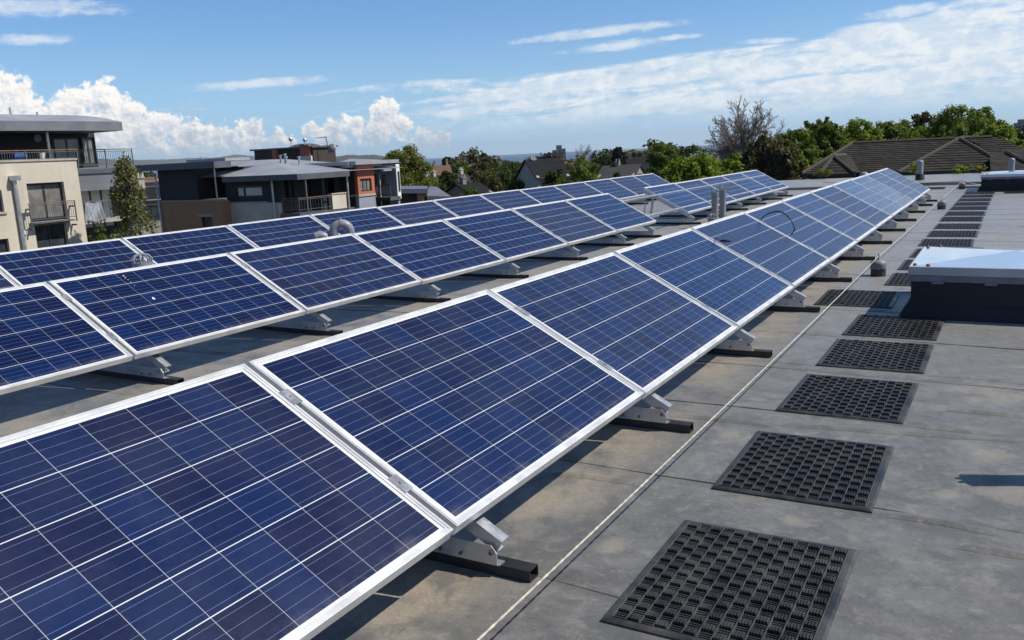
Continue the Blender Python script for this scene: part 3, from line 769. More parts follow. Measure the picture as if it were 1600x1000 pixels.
# cables sticking out of seams in the front row
def pan(px, py, h=0.0):
    n = nrm; d = ray(px, py); t = (h - n.dot(CAM_LOC)) / n.dot(d); return CAM_LOC + d * t
def catmull(pts, k=8):
    pts = [Vector(p) for p in pts]; out = []
    for i in range(len(pts) - 1):
        p0 = pts[max(i - 1, 0)]; p1 = pts[i]; p2 = pts[i + 1]; p3 = pts[min(i + 2, len(pts) - 1)]
        for j in range(k):
            t = j / k
            out.append(0.5 * ((2 * p1) + (p2 - p0) * t + (2 * p0 - 5 * p1 + 4 * p2 - p3) * t * t + (3 * p1 - p0 - 3 * p2 + p3) * t ** 3))
    out.append(pts[-1]); return out
def cables():
    a = pan(1188, 347, -0.01); b = pan(1233, 369, -0.01)
    for q, (dx, hh) in enumerate(((0.0, 0.175), (0.016, 0.165))):
        mb = MB(); o = Vector((0, dx, 0))
        pts = [a + o, a + o + nrm * hh * 0.45 + (b - a) * 0.02, a + (b - a) * 0.30 + nrm * hh + o, a + (b - a) * 0.66 + nrm * hh * 0.98 + o * 2, b + nrm * hh * 0.5 + o * 2 + (b - a) * 0.03, b + o - (b - a) * 0.01]
        mb.tube(catmull(pts), 0.0042, 6)
        c = mb.build('cable_loop', M_BLACK, origin=a, smooth=True)
        tag(c, ['outer' , 'inner'][q] + ' black cable arching out of a panel seam in the front row', 'cable', 'cables looped over the front row')
    a = pan(1116, 377, -0.01)
    root = empty('cable_plug', a)
    p2 = pan(1126, 376, 0.06); p3 = pan(1139, 377, 0.09)
    mb = MB(); mb.tube(catmull([a, a + nrm * 0.035, p2]), 0.004, 6); mb.build('cable', M_BLACK, root, origin=a, smooth=True)
    d = (p3 - p2).normalized(); mb = MB()
    mb.tube([p2 - d * 0.005, p2 + d * 0.012, p2 + d * 0.014, p2 + d * 0.05, p2 + d * 0.052, p2 + d * 0.085], [0.006, 0.008, 0.011, 0.011, 0.0075, 0.0065], 8); mb.build('connector', M_BLACK, root, origin=a, smooth=True)
    tag(root, 'short black cable with plug connector poking from a front row seam', 'cable')
cables()

# ================================================================== RUBBER MATS
def make_mat():
    W_, D_ = 0.625, 0.795; root = MB(); rn = random.Random(2)
    # slab with sloping rim
    def ring(ix, z): return [(ix, ix, z), (W_ - ix, ix, z), (W_ - ix, D_ - ix, z), (ix, D_ - ix, z)]
    vs = ring(0, 0) + ring(0, 0.006) + ring(0.008, 0.010) + ring(0.025, 0.0115) + ring(0.0255, 0.0040)
    fs = [(4 * k + i, 4 * k + (i + 1) % 4, 4 * k + 4 + (i + 1) % 4, 4 * k + 4 + i) for k in range(4) for i in range(4)] + [(16, 17, 18, 19)]
    root.add(vs, fs)
    nx, ny = 13, 20; cw = (W_ - 0.056) / nx; ch = (D_ - 0.056) / ny; zt = 0.0112; f0 = 0.0040
    def rib(x0, x1, y0, y1, hz):
        t = 0.0012
        root.add([(x0, y0, f0), (x1, y0, f0), (x1, y1, f0), (x0, y1, f0), (x0 + t, y0 + t, hz), (x1 - t, y0 + t, hz), (x1 - t, y1 - t, hz), (x0 + t, y1 - t, hz)],
                 [(4, 5, 6, 7), (0, 1, 5, 4), (1, 2, 6, 5), (2, 3, 7, 6), (3, 0, 4, 7)])
    for i in range(nx + 1):                       # lanes between the columns of pockets
        x = 0.028 + i * cw; rib(x - 0.0032, x + 0.0032, 0.026, D_ - 0.026, zt + 0.0012)
    for i in range(nx):
        for j in range(ny):
            x0 = 0.028 + i * cw + 0.0032; y0 = 0.028 + j * ch; w = cw - 0.0064
            if (i + j) % 2:
                for q in range(4):
                    cx = x0 + w * (0.14 + 0.24 * q); rib(cx - 0.0036, cx + 0.0036, y0 + 0.003, y0 + ch - 0.003, zt + 0.0070)
            else:
                for q in range(3):
                    cy = y0 + ch * (0.18 + 0.32 * q); rib(x0 + 0.001, x0 + w - 0.001, cy - 0.0034, cy + 0.0034, zt - 0.0008)
    return root.build('rubber_mat', M_MAT)
matp = make_mat()
MATPOS = [(0.470, 0.065, 0.0), (0.467, 1.205, 0.6), (0.459, 2.374, -0.3), (0.470, 3.415, 0.2), (0.471, 4.367, -0.4), (0.055, 5.53, 1.2), (0.478, 6.73, 0.5), (0.480, 7.80, 0.0),
          (0.495, 8.86, -0.4), (0.490, 10.00, 0.5), (0.502, 11.12, 0.2), (0.504, 12.24, -0.5), (0.503, 13.48, 0.3), (0.508, 14.58, 0.0), (0.512, 15.78, -0.4), (0.526, 16.88, 0.3),
          (0.531, 18.02, 0.0), (0.545, 19.16, 0.4), (0.555, 20.30, -0.2)]
mats = []
for i, (x, y, a) in enumerate(MATPOS):
    o = matp if i == 0 else matp.copy()
    if i: COL.objects.link(o)
    o.location = (x, y, ZR + 0.001); o.rotation_euler = (0, 0, R(a))
    lab = f'black ribbed rubber mat, {ORD[i + 1]} from the near end of the walkway line'
    if i == 5: lab = 'black rubber mat set out of line beside the near skylight, partly under the rope'
    tag(o, lab, 'rubber mat', 'rubber mats laid along the walkway')
for (x, y, lab) in ((-0.60, 22.6, 'black rubber mat at the far end of the front panel row'), (0.27, 22.7, 'black rubber mat behind the farthest rope weight'), (1.36, 20.35, 'black rubber mat in front of the far skylight')):
    o = matp.copy(); COL.objects.link(o); o.location = (x, y, ZR + 0.001); o.rotation_euler = (0, 0, 0)
    tag(o, lab, 'rubber mat', 'rubber mats laid along the walkway')

# ================================================================== ROPE AND WEIGHTS
WEIGHTS = [(0.348, 7.349, 'nearest grey domed rope weight, beside the near skylight'), (0.374, 16.036, 'grey domed rope weight halfway along the walkway of mats'), (0.422, 22.456, 'farthest grey domed rope weight, by the far skylight')]
def make_weight():
    root = empty('rope_weight', (0, 0, 0))
    b = MB(); b.lathe([(0.070, 0.0), (0.074, 0.004), (0.074, 0.070), (0.070, 0.074)], 24); b.build('base', M_RUBBER, root, smooth=True)
    d = MB(); d.lathe([(0.078, 0.0745), (0.080, 0.080), (0.080, 0.128), (0.074, 0.145), (0.058, 0.158), (0.034, 0.166), (0.022, 0.170), (0.018, 0.180), (0.010, 0.182)], 24); d.build('body', M_WGREY, root, smooth=True)
    r = MB(); pts = [(0.0, 0.022 * math.cos(a), 0.205 + 0.026 * math.sin(a)) for a in [i * math.pi / 8 - math.pi / 2 for i in range(17)]]
    r.tube(pts, 0.0045, 6); r.build('ring', M_BLACK, root, smooth=True)
    return root
wp = make_weight()
for i, (x, y, lab) in enumerate(WEIGHTS):
    w = wp if i == 0 else copy_tree(wp)
    w.location = (x, y, ZR); tag(w, lab, 'rope weight', 'weights holding the safety rope')
def rope():
    pts = []; stops = [(0.42, -3.2, 0.285)] + [(x, y, 0.205) for x, y, _ in WEIGHTS]
    for (xa, ya, za), (xb, yb, zb) in zip(stops, stops[1:]):
        n = 40; sag = 0.00030 * (yb - ya) ** 2
        for k in range(n):
            t = k / n; pts.append((xa + (xb - xa) * t, ya + (yb - ya) * t, ZR + za + (zb - za) * t - sag * 4 * t * (1 - t)))
    pts.append((stops[-1][0], stops[-1][1], ZR + 0.205))
    mb = MB()
    # two twisted strands
    dense = []
    for a, b in zip(pts, pts[1:]):
        a, b = Vector(a), Vector(b); L = (b - a).length; m = max(2, int(L / (0.012 if a.y < 4 else 0.10)))
        for q in range(m): dense.append(a.lerp(b, q / m))
    dense.append(Vector(pts[-1]))
    s = 0.0; rs = []
    for i, p in enumerate(dense):
        if i: s += (dense[i] - dense[i - 1]).length
        rs.append(0.0032 + (0.0008 * math.sin(s * 2 * math.pi / 0.05) if p.y < 4 else 0.0))
    mb.tube(dense, rs, 8)
    o = mb.build('safety_rope', M_ROPE, origin=pts[0], smooth=True)
    tag(o, 'long pale twisted rope strung through the weights along the panels', 'rope')
    mb = MB()
    a = Vector((0.422, 22.456, ZR + 0.205)); b = Vector((-3.4, 24.9, ZR + 0.14))
    mb.tube([a.lerp(b, t / 12) - Vector((0, 0, 0.25 * (t / 12) * (1 - t / 12))) for t in range(13)], 0.006, 6)
    o = mb.build('side_rope', M_BLACK, origin=a); tag(o, 'thin dark rope from the farthest weight to the far roof edge', 'rope')
    mb = MB(); b = Vector((1.2, 22.95, ZR + 0.02))
    mb.tube([a.lerp(b, t / 8) - Vector((0, 0, 0.12 * (t / 8) * (1 - t / 8))) for t in range(9)], 0.006, 6)
    o = mb.build('side_rope', M_BLACK, origin=a); tag(o, 'short dark rope from the farthest weight towards the far skylight', 'rope')
rope()

# ================================================================== SKYLIGHTS
def skylight(loc, wx, dy, zc, label, cat='skylight', rim=M_SKYRIM, apex=0.055, glass=M_SKYGLASS):
    root = empty('skylight', loc); tag(root, label, cat, 'skylights in the flat roof')
    c = MB(); fl = 0.075
    def rect(i, z): return [(i, i * 0.6, z), (wx - i, i * 0.6, z), (wx - i, dy - i, z), (i, dy - i, z)]
    # upstand with a concave flare at its foot
    prof = [(-0.005, 0.0), (0.0, 0.010), (0.012, 0.045), (0.040, 0.095), (0.068, 0.125), (0.075, 0.15), (0.075, zc)]
    vs = []; fs = []
    for i, z in prof: vs += rect(i, z)
    for k in range(len(prof) - 1):
        for i in range(4): fs.append((4 * k + i, 4 * k + (i + 1) % 4, 4 * k + 4 + (i + 1) % 4, 4 * k + 4 + i))
    fs.append(tuple(range(len(vs) - 4, len(vs))))
    c.add(vs, fs); c.build('curb', M_CURB, root)
    e = MB(); x0, x1, y0, y1 = 0.060, wx - 0.060, 0.030, dy - 0.060
    e.box(x0, x1, y0, y1, zc + 0.002, zc + 0.048)
    for k in range(int((x1 - x0) / 0.36) + 1):
        xx = x0 + 0.16 + 0.36 * k
        if xx + 0.06 < x1: e.box(xx, xx + 0.085, y0 - 0.008, y0 - 0.001, zc - 0.014, zc + 0.006)
    e.build('edge_trim', M_FLASH, root)
    r = MB(); r.box(x0 - 0.008, x1 + 0.008, y0 - 0.010, y1 + 0.010, zc + 0.050, zc + 0.118); r.build('rim', rim, root, bevel=0.006)
    g = MB(); gx0, gx1, gy0, gy1 = x0 + 0.002, x1 - 0.002, y0, y1; zt = zc + 0.1185
    m = 0.05
    g.add([(gx0, gy0, zt), (gx1, gy0, zt), (gx1, gy1, zt), (gx0, gy1, zt),
           (gx0 + m, gy0 + m, zt + 0.004), (gx1 - m, gy0 + m, zt + 0.004), (gx1 - m, gy1 - m, zt + 0.004), (gx0 + m, gy1 - m, zt + 0.004),
           ((gx0 + gx1) / 2, (gy0 + gy1) / 2, zt + apex)],
          [(0, 1, 5, 4), (1, 2, 6, 5), (2, 3, 7, 6), (3, 0, 4, 7), (4, 5, 8), (5, 6, 8), (6, 7, 8), (7, 4, 8), (0, 3, 2, 1)])
    g.build('dome', glass, root)
    for px, py in ((0.035, 0.045), (0.13, 0.025), (0.035, dy - 0.18), (0.13, dy - 0.12), (wx - 0.24, 0.03), (wx - 0.18, dy - 0.15)):
        k = MB(); k.lathe([(0.016, 0.0), (0.016, 0.008), (0.011, 0.016), (0.004, 0.019)], 10, (x0 + px, y0 + py, zt + 0.002)); k.build('fixing_cap', M_RED, root, smooth=True)
    return root
skylight((0.775, 5.135, ZR), 1.55, 1.42, 0.29, 'near skylight with pale blue pyramid glazing on a tall black curb')
skylight((0.80, 21.15, ZR), 2.4, 1.5, 0.29, 'far skylight with white rim on a black curb at the end of the mats', rim=M_WHITE, apex=0.05)

# ================================================================== VENT PIPES
def cage(mb, c, r, h, n=8):
    for k in range(n):
        a = 2 * math.pi * k / n; ca, sa = math.cos(a), math.sin(a)
        mb.tube([(c[0] + r * ca, c[1] + r * sa, c[2]), (c[0] + r * 1.05 * ca, c[1] + r * 1.05 * sa, c[2] + h * 0.45), (c[0] + r * 0.7 * ca, c[1] + r * 0.7 * sa, c[2] + h * 0.85), (c[0] + r * .15 * ca, c[1] + r * .15 * sa, c[2] + h)], r * 0.11, 5)
def vent_pipe(loc, h, r, label, cap='cage', skirt=0.0, grp='grey vent pipes'):
    root = empty('vent_pipe', loc); tag(root, label, 'vent pipe', grp)
    p = MB(); p.lathe([(r * 1.35, 0), (r * 1.35, 0.03), (r * 1.12, 0.05), (r * 1.12, 0.10), (r, 0.105), (r, h - 0.04), (r * 1.06, h - 0.035), (r * 1.06, h)], 20); p.build('pipe', M_PIPE, root, smooth=True)
    if skirt:
        k = MB(); k.lathe([(r * 1.6, 0), (r * 1.5, 0.02), (r * 1.40, skirt), (r * 1.36, skirt + 0.01)], 20); k.build('skirt', M_CURB, root, smooth=True)
    c = MB()
    if cap == 'cage': cage(c, (0, 0, h), r, r * 0.95)
    else: c.lathe([(r * 1.02, h + 0.001), (r * 1.06, h + 0.02), (r * 0.9, h + 0.05), (r * 0.3, h + 0.075)], 20)
    c.build('cap', M_PIPE, root, smooth=True)
    return root
p = onz(1117, 356, -0.30); vent_pipe((p.x, p.y, rz(p.x)), 0.62, 0.058, 'grey vent pipe with wire cage cap, left one of the close pair')
p2 = onz(1129, 352, -0.30); vent_pipe((p2.x, p2.y, rz(p2.x)), 0.64, 0.058, 'grey vent pipe with wire cage cap, right one of the close pair')
p3 = onz(1113, 364, -0.30); vent_pipe((p3.x, p3.y, rz(p3.x)), 0.235, 0.075, 'short grey caged vent at the foot of the pair of pipes')
p = onx(222, 410, -5.6); vent_pipe((p.x, p.y, rz(-5.6)), p.z - rz(-5.6), 0.085, 'grey caged vent top showing between the middle and back rows')
vent_pipe((-0.87, 26.3, ZR + 0.075), 0.50, 0.085, 'tall grey vent pipe with black foot at the far roof edge', 'dome', 0.16)
p = onx(1350, 278, -3.0); vent_pipe((-3.0, p.y, rz(-3) + 0.075), p.z + 0.06 - rz(-3), 0.13, 'stubby grey cowl just visible over the front row top', 'dome')
p = ony(1580, 268, 24.0); vent_pipe((p.x, 25.5, ZR + 0.075), 0.50, 0.075, 'grey vent pipe standing behind the far skylight', 'dome')
vent_pipe((1.905, 1.915, ZR), 0.60, 0.062, 'grey vent pipe beside the walkway whose shadow reaches the roof seam')
def gooseneck():
    X = -5.8
    a = onx(548, 372, X); top = onx(541, 352, X); e = onx(528, 364, X)
    root = empty('gooseneck_vent', (X, a.y, rz(X)), (0, 0, R(-50))); tag(root, 'grey gooseneck vent pipe bent over between the middle and back rows', 'vent pipe')
    r = 0.058; z0 = rz(X); zt = top.z + 0.02
    cy = a.y - 0.16; rad = 0.105
    pts = [(0, 0, 0), (0, 0, zt - rad - z0)] + [(0, -rad + rad * math.cos(t), zt - rad - z0 + rad * math.sin(t)) for t in [math.pi * i / 10 for i in range(1, 10)]] + [(0, -2 * rad, zt - rad - z0 - 0.10)]
    # the bow lies mostly along the row, as seen from the roof
    mb = MB(); mb.tube(pts, r, 16); mb.build('bend', M_PIPE, root, smooth=True)
    c = MB(); c.tube([(0, -rad * 0.98, zt - z0 - r * 1.03), (0, -rad * 1.02 - 0.02, zt - z0 - r * 1.03)], 0.02, 6)
    k = MB(); q = pts[6]
    k.tube([(0, q[1] - 0.015, q[2]), (0, q[1] + 0.015, q[2])], r * 1.1, 16); k.build('collar', M_PIPE, root, smooth=True)
    s = MB(); s.tube([(0.0, -0.30, 0.0), (0.0, -0.30, zt - z0 - 0.20), (0.0, -0.32, zt - z0 - 0.15), (0.0, -0.38, zt - z0 - 0.125), (0.0, -0.43, zt - z0 - 0.15)], [r, r, r, r, r * 1.05], 14); s.build('side_branch', M_PIPE, root, smooth=True)
gooseneck()

# ================================================================== BUILDINGS: helpers
class Bld:
    def __init__(s, name, loc, label, cat, group=None):
        s.o = Vector(loc); s.root = empty(name, loc); tag(s.root, label, cat, group)
    def part(s, mb, name, m, parent=None, **kw):
        return mb.build(name, m, parent or s.root, origin=s.o, **kw)
    def pbox(s, name, m, x0, x1, y0, y1, z0, z1, parent=None, **kw):
        return s.part(MB().box(min(x0, x1), max(x0, x1), min(y0, y1), max(y0, y1), min(z0, z1), max(z0, z1)), name, m, parent, **kw)
def wall_open(axis, c, t, u0, u1, z0, z1, holes):
    """wall slab with openings. axis 'x': plane x=c, thickness towards -x, u is y. axis 'y': plane y=c, thickness towards +y, u is x."""
    mb = MB(); us = sorted(set([u0, u1] + [h[0] for h in holes] + [h[1] for h in holes])); zs = sorted(set([z0, z1] + [h[2] for h in holes] + [h[3] for h in holes]))
    us = [u for u in us if u0 <= u <= u1]; zs = [z for z in zs if z0 <= z <= z1]
    for a, b in zip(us, us[1:]):
        run = None
        for p, q in zip(zs, zs[1:]):
            um, zm = (a + b) / 2, (p + q) / 2
            hole = any(h[0] < um < h[1] and h[2] < zm < h[3] for h in holes)
            if not hole:
                run = (run[0], q) if run and abs(run[1] - p) < 1e-6 else ((p, q) if not run else run)
            if hole and run:
                _wb(mb, axis, c, t, a, b, *run); run = None
            elif not hole and run and run[1] != q:
                _wb(mb, axis, c, t, a, b, *run); run = (p, q)
        if run: _wb(mb, axis, c, t, a, b, *run)
    return mb
def _wb(mb, axis, c, t, a, b, p, q):
    if axis == 'x': mb.box(c - t, c, a, b, p, q)
    else: mb.box(a, b, c, c + t, p, q)
def window(B, axis, c, u0, u1, z0, z1, mull=1, glass=None, inset=0.14, fr=0.07, name='window', frame=None, sill=None, horiz=0):
    glass = glass or M_GLASS; frame = frame or M_DKFRAME
    f = MB()
    def put(mb, a, b, p, q, d0, d1):
        if axis == 'x': mb.box(c - d1, c - d0, a, b, p, q)
        else: mb.box(a, b, c + d0, c + d1, p, q)
    d0, d1 = inset, inset + 0.06
    e = 0.002
    put(f, u0 + e, u0 + fr, z0 + e, z1 - e, d0, d1); put(f, u1 - fr, u1 - e, z0 + e, z1 - e, d0, d1)
    put(f, u0 + fr, u1 - fr, z0 + e, z0 + fr, d0, d1); put(f, u0 + fr, u1 - fr, z1 - fr, z1 - e, d0, d1)
    for k in range(1, mull):
        m = u0 + (u1 - u0) * k / mull; put(f, m - fr / 2, m + fr / 2, z0 + fr, z1 - fr, d0, d1)
    for k in range(1, horiz + 1):
        m = z0 + (z1 - z0) * k / (horiz + 1); put(f, u0 + fr, u1 - fr, m - fr / 2, m + fr / 2, d0 + 0.003, d1)
    w = B.part(f, name, frame)
    p = MB(); put(p, u0 + fr, u1 - fr, z0 + fr, z1 - fr, d0 + 0.03, d0 + 0.045); B.part(p, 'pane', glass, w)
    if sill:
        s = MB(); put(s, u0 - 0.08, u1 + 0.08, z0 - 0.09, z0 - 0.001, -0.07, inset - 0.001); B.part(s, 'sill', sill, w)
    return w
def railing(B, axis, c, u0, u1, z0, z1, step=0.11, post=1.1, name='railing', top=M_WOODRAIL, ends=()):
    r = MB()
    def P(u, z, o=0.0): return (c + o, u, z) if axis == 'x' else (u, c + o, z)
    r.bar(P(u0, z0 + 0.10), P(u1, z0 + 0.10), 0.03, 0.03); r.bar(P(u0, z1 - 0.08), P(u1, z1 - 0.08), 0.03, 0.03)
    n = max(2, int((u1 - u0) / step))
    for k in range(1, n):
        u = u0 + (u1 - u0) * k / n; r.bar(P(u, z0 + 0.115), P(u, z1 - 0.095), 0.014, 0.014, (1, 0, 0) if axis == 'x' else (0, 1, 0))
    n = max(1, round((u1 - u0) / post))
    for k in range(n + 1):
        u = u0 + (u1 - u0) * k / n; r.bar(P(u, z0 - 0.12, 0.02), P(u, z1 - 0.02, 0.02), 0.045, 0.045, (1, 0, 0) if axis == 'x' else (0, 1, 0))
    w = B.part(r, name, M_RAIL)
    t = MB(); t.bar(P(u0 - 0.04, z1 + 0.012, 0.01), P(u1 + 0.04, z1 + 0.012, 0.01), 0.06, 0.045); B.part(t, 'handrail', top, w)
    return w

# ------------------------------------------------------------------ left apartment block (south face is the plane x = XA)
def left_block():
    XA = -37.0
    def yz(px, py, X=XA): p = onx(px, py, X); return p.y, p.z
    y0 = yz(0, 300)[0] - 7.0; y1, zt = yz(119, 250)
    B = Bld('apartment_block', (XA, y1, -9.6), 'cream rendered apartment block with a curved grey roof and terrace, left of the birch', 'building', 'modern apartment blocks')
    ju0, jz1 = yz(41, 287); ju1, jz0 = yz(103, 371.0); ju1 = yz(100, 290)[0]
    jz0 = yz(48, 348)[1]
    du0, dz1 = yz(53, 353); du1 = yz(104, 352)[0]
    # small windows at the left edge
    w0 = yz(-30, 297)[0]; w1, wz1 = yz(2, 297); wz0 = yz(6, 331)[1]
    w2z1 = yz(8, 373)[1]; w2u1 = yz(14, 380)[0]
    holes = [(ju0, ju1, jz0, jz1), (du0 + 0.02, du1, dz1 - 2.5, dz1), (w0, w1, wz0, wz1), (w0 + .3, w2u1, w2z1 - 1.2, w2z1)]
    B.part(wall_open('x', XA, 0.30, y0, y1, -9.6, zt, holes), 'wall', M_CREAM)
    B.pbox('wall_core', M_DARKCLAD, XA - 11, XA - 0.9, y0 + 0.3, y1 - 0.30, -9.6, zt - 0.35)
    B.pbox('end_wall', M_CREAM, XA - 11, XA - 0.305, y1 - 0.28, y1 - 0.003, -9.6, zt - 0.01)
    B.pbox('coping', M_STONE, XA - 0.34, XA + 0.05, y0, y1 + 0.03, zt + 0.002, zt + 0.09)
    window(B, 'x', XA, ju0, ju1, jz0, jz1, 2, M_GLASSL, 0.20, 0.10)
    window(B, 'x', XA, du0 + 0.02, du1, dz1 - 2.5, dz1, 2, M_GLASS, 0.20, 0.08)
    window(B, 'x', XA, w0, w1, wz0, wz1, 1, M_GLASS, 0.16, 0.08, sill=M_STONE)
    window(B, 'x', XA, w0 + .3, w2u1, w2z1 - 1.2, w2z1, 1, M_GLASS, 0.16, 0.08, sill=M_STONE)
    # spandrel panel and Juliet balcony
    B.pbox('spandrel_panel', M_FASCIA, XA + 0.002, XA + 0.035, ju0 + 0.15, ju1 + 0.02, dz1 + 0.02, jz0 - 0.06)
    ra, rz1 = yz(38, 320); rb = yz(109, 316)[0]; rz0 = yz(40, 349)[1]
    bal = railing(B, 'x', XA + 0.34, ra, rb, jz0 + 0.02, rz1 + 0.02, 0.10, 3.0, 'juliet_balcony')
    k = MB(); k.box(XA + 0.004, XA + 0.40, ra + 0.1, rb - 0.1, jz0 - 0.07, jz0 - 0.005)
    for yy in (ra + 0.04, rb - 0.04):
        k.box(XA + 0.002, XA + 0.36, yy - 0.03, yy + 0.03, rz1 - 0.25, rz1 - 0.18); k.box(XA + 0.002, XA + 0.36, yy - 0.03, yy + 0.03, jz0 - 0.30, jz0 - 0.23)
    B.part(k, 'bracket', M_RAIL, bal)
    # downpipe with hopper
    pu, pz = yz(20, 283)
    d = MB(); d.tube([(XA + 0.13, pu, -9.5), (XA + 0.13, pu, pz)], 0.085, 12); dp = B.part(d, 'downpipe', M_DOWN, smooth=True)
    h = MB(); hy0, hz1 = yz(12.5, 275); hy1, hz0 = yz(26, 282)
    h.add([(XA + 0.01, hy0, hz1), (XA + 0.36, hy0, hz1), (XA + 0.36, hy1, hz1), (XA + 0.01, hy1, hz1), (XA + 0.01, hy0, hz0), (XA + 0.34, hy0, hz0), (XA + 0.34, hy1, hz0), (XA + 0.01, hy1, hz0)],
          [(0, 1, 2, 3), (4, 5, 6, 7), (0, 1, 5, 4), (1, 2, 6, 5), (2, 3, 7, 6), (3, 0, 4, 7)]); B.part(h, 'hopper', M_DOWN, dp)
    v = MB(); vy, vz = yz(37.5, 363.5); v.box(XA + 0.002, XA + 0.05, vy - 0.09, vy + 0.09, vz - 0.09, vz + 0.09); B.part(v, 'wall_vent', M_WHITE)
    # set-back top floor behind the terrace
    XT = XA - 2.6
    ty1 = yz(150, 230, XT)[0]; tzt = yz(120, 204, XT)[1]
    g0, gz1 = yz(83, 215, XT); g1 = yz(126, 215, XT)[0]; h0 = yz(128, 215, XT)[0]; h1 = yz(147, 215, XT)[0]
    fl = zt - 0.25
    B.part(wall_open('x', XT, 0.25, y0, ty1, fl - 0.1, tzt + 0.3, [(g0, g1, fl + 0.05, gz1), (h0, h1, fl + 0.05, gz1)]), 'upper_wall', M_DARKCLAD)
    B.pbox('upper_core', M_DARKCLAD, XT - 8, XT - 0.7, y0 + 0.2, ty1 - 0.25, fl - 0.1, tzt + 0.2)
    B.pbox('upper_end_wall', M_DARKCLAD, XT - 8, XT - 0.255, ty1 - 0.22, ty1 - 0.002, fl - 0.1, tzt + 0.25)
    window(B, 'x', XT, g0, g1, fl + 0.05, gz1, 2, M_GLASSL, 0.10, 0.09)
    window(B, 'x', XT, h0, h1, fl + 0.05, gz1, 2, M_GLASSL, 0.10, 0.08)
    l = MB(); ly, lz = yz(57.5, 216, XT); l.tube([(XT + 0.001, ly, lz), (XT + 0.08, ly, lz)], 0.19, 16); B.part(l, 'wall_lamp', M_PIPE, smooth=True)
    st = MB(); sy, sz = yz(78, 248, XA - 0.9); s1 = yz(73, 205, XA - 0.9); st.tube([(XA - 0.9, (sy + s1[0]) / 2, sz - 0.2), (XA - 0.9, (sy + s1[0]) / 2, s1[1] + 0.1)], 0.075, 10); B.part(st, 'column', M_DOWN, smooth=True)
    # roof: deep grey fascia, barrel top
    XF = XA + 0.15
    ry1, rzb = yz(192, 204, XF); rzt = yz(190, 190, XF)[1]
    B.pbox('fascia', M_LFASCIA, XF - 12, XF, y0, ry1, rzb, rzt)
    cr = MB(); prof = []
    yl = yz(95, 176, XF - 5)[0]
    for k in range(15):
        t = k / 14; ang = t * math.pi
        prof.append((XF - 0.05 - 11.9 * t, rzt + 0.003 + 0.62 * math.sin(ang) ** 0.8))
    cr.prism([(a, b) for a, b in prof], 'y', y0, ry1 - 0.06); B.part(cr, 'roof', M_METROOF)
    for px, hh in ((16.5, 0.42), (58, 0.22)):
        q = onx(px, 176, XF - 6.0); f = MB(); f.tube([(XF - 6.0, q.y, rzt + 0.5), (XF - 6.0, q.y, rzt + 0.62 + hh)], 0.055, 8); B.part(f, 'roof_vent', M_DOWN)
    # terrace railing, its return past the cream wall, and the recessed wing behind the birch
    XR_ = XA - 1.0
    ya = y0 + 1; yb = yz(120, 240, XA - 0.25)[0]
    zr1 = yz(60, 235, XA - 0.25)[1]
    railing(B, 'x', XA - 0.25, ya, yb, zt + 0.0, zr1, 0.115, 1.25)
    yc, zc1 = yz(205, 233, XR_); zc0 = yz(190, 262, XR_)[1]
    yb2 = yz(119, 240, XR_)[0]
    railing(B, 'x', XR_, yb2, yc, zc0 + 0.1, zc1, 0.10, 1.3)
    B.pbox('terrace_slab', M_FASCIA, XR_ - 6, XR_ + 0.1, y1 + 0.002, yc + 0.1, zc0 - 0.22, zc0)
    XG = XR_ - 1.0
    B.pbox('wing_fascia', M_LFASCIA, XG - 5, XR_ + 0.02, y1 + 0.004, yc, zc0 - 1.05, zc0 - 0.225)
    za = yz(135, 285, XG)[1]; wb = yz(124, 300, XG)[0]
    wl = yz(176, 300, XG)[0]
    B.part(wall_open('x', XG, 0.25, y1 - 0.2, yc - 0.2, -9.6, zc0 - 1.06, [(wb, wl, za - 2.35, za)]), 'wing_wall', M_DARKCLAD)
    window(B, 'x', XG, wb, wl, za - 2.35, za, 3, M_BLIND, 0.08, 0.09)
    zb = za - 2.40
    rt = yz(140, 315, XR_)[1]; sl_z = yz(140, 344, XR_)[1]
    B.pbox('balcony_slab', M_STONE, XG + 0.002, XR_ + 0.05, y1 + 0.006, yc - 0.3, sl_z - 0.18, sl_z)
    railing(B, 'x', XR_, yb2 + 0.05, yc - 0.3, sl_z + 0.06, rt, 0.11, 1.4)
    # loose things on the terrace
    for px, py, nm, m, w, h in ((27, 250, 'storage_crate', mat('blue_plastic', (0.03, 0.09, 0.36), 0.5, 0, 0.2, 8), 0.42, 0.24),):
        pass
    # silver tarp hung over the balcony rail
    ta, tz1 = yz(130, 318, XR_ + 0.10); tb, tz0 = yz(165, 344, XR_ + 0.10)
    t = MB(); n, m_ = 22, 8; vs = []
    for i in range(n + 1):
        for j in range(m_ + 1):
            u = i / n; w = j / m_
            yy = ta + (tb - ta) * (0.5 + (u - 0.5) * (0.82 + 0.30 * w)); zz = tz1 + (tz0 - tz1) * w + 0.05 * math.sin(u * 9)
            vs.append((XR_ + 0.10 + 0.05 * math.sin(u * 34 + 2 * math.sin(w * 3)) * (0.3 + w) + 0.03 * w, yy, zz))
    fs = [(i * (m_ + 1) + j, (i + 1) * (m_ + 1) + j, (i + 1) * (m_ + 1) + j + 1, i * (m_ + 1) + j + 1) for i in range(n) for j in range(m_)]
    t.add(vs, fs); o = t.build('silver_tarp', M_TARP, origin=(XR_ + 0.1, ta, tz0)); 
    md = o.modifiers.new('cloth', 'SOLIDIFY'); md.thickness = 0.01
    tag(o, 'crumpled silver tarp hung over the balcony railing beside the birch', 'tarp')
    # a blue crate and pale boxes on the terrace
    by, bz = yz(30, 249, XA - 0.7)
    bm = mat('blue_plastic', (0.03, 0.09, 0.36), 0.5, 0, 0.2, 8)
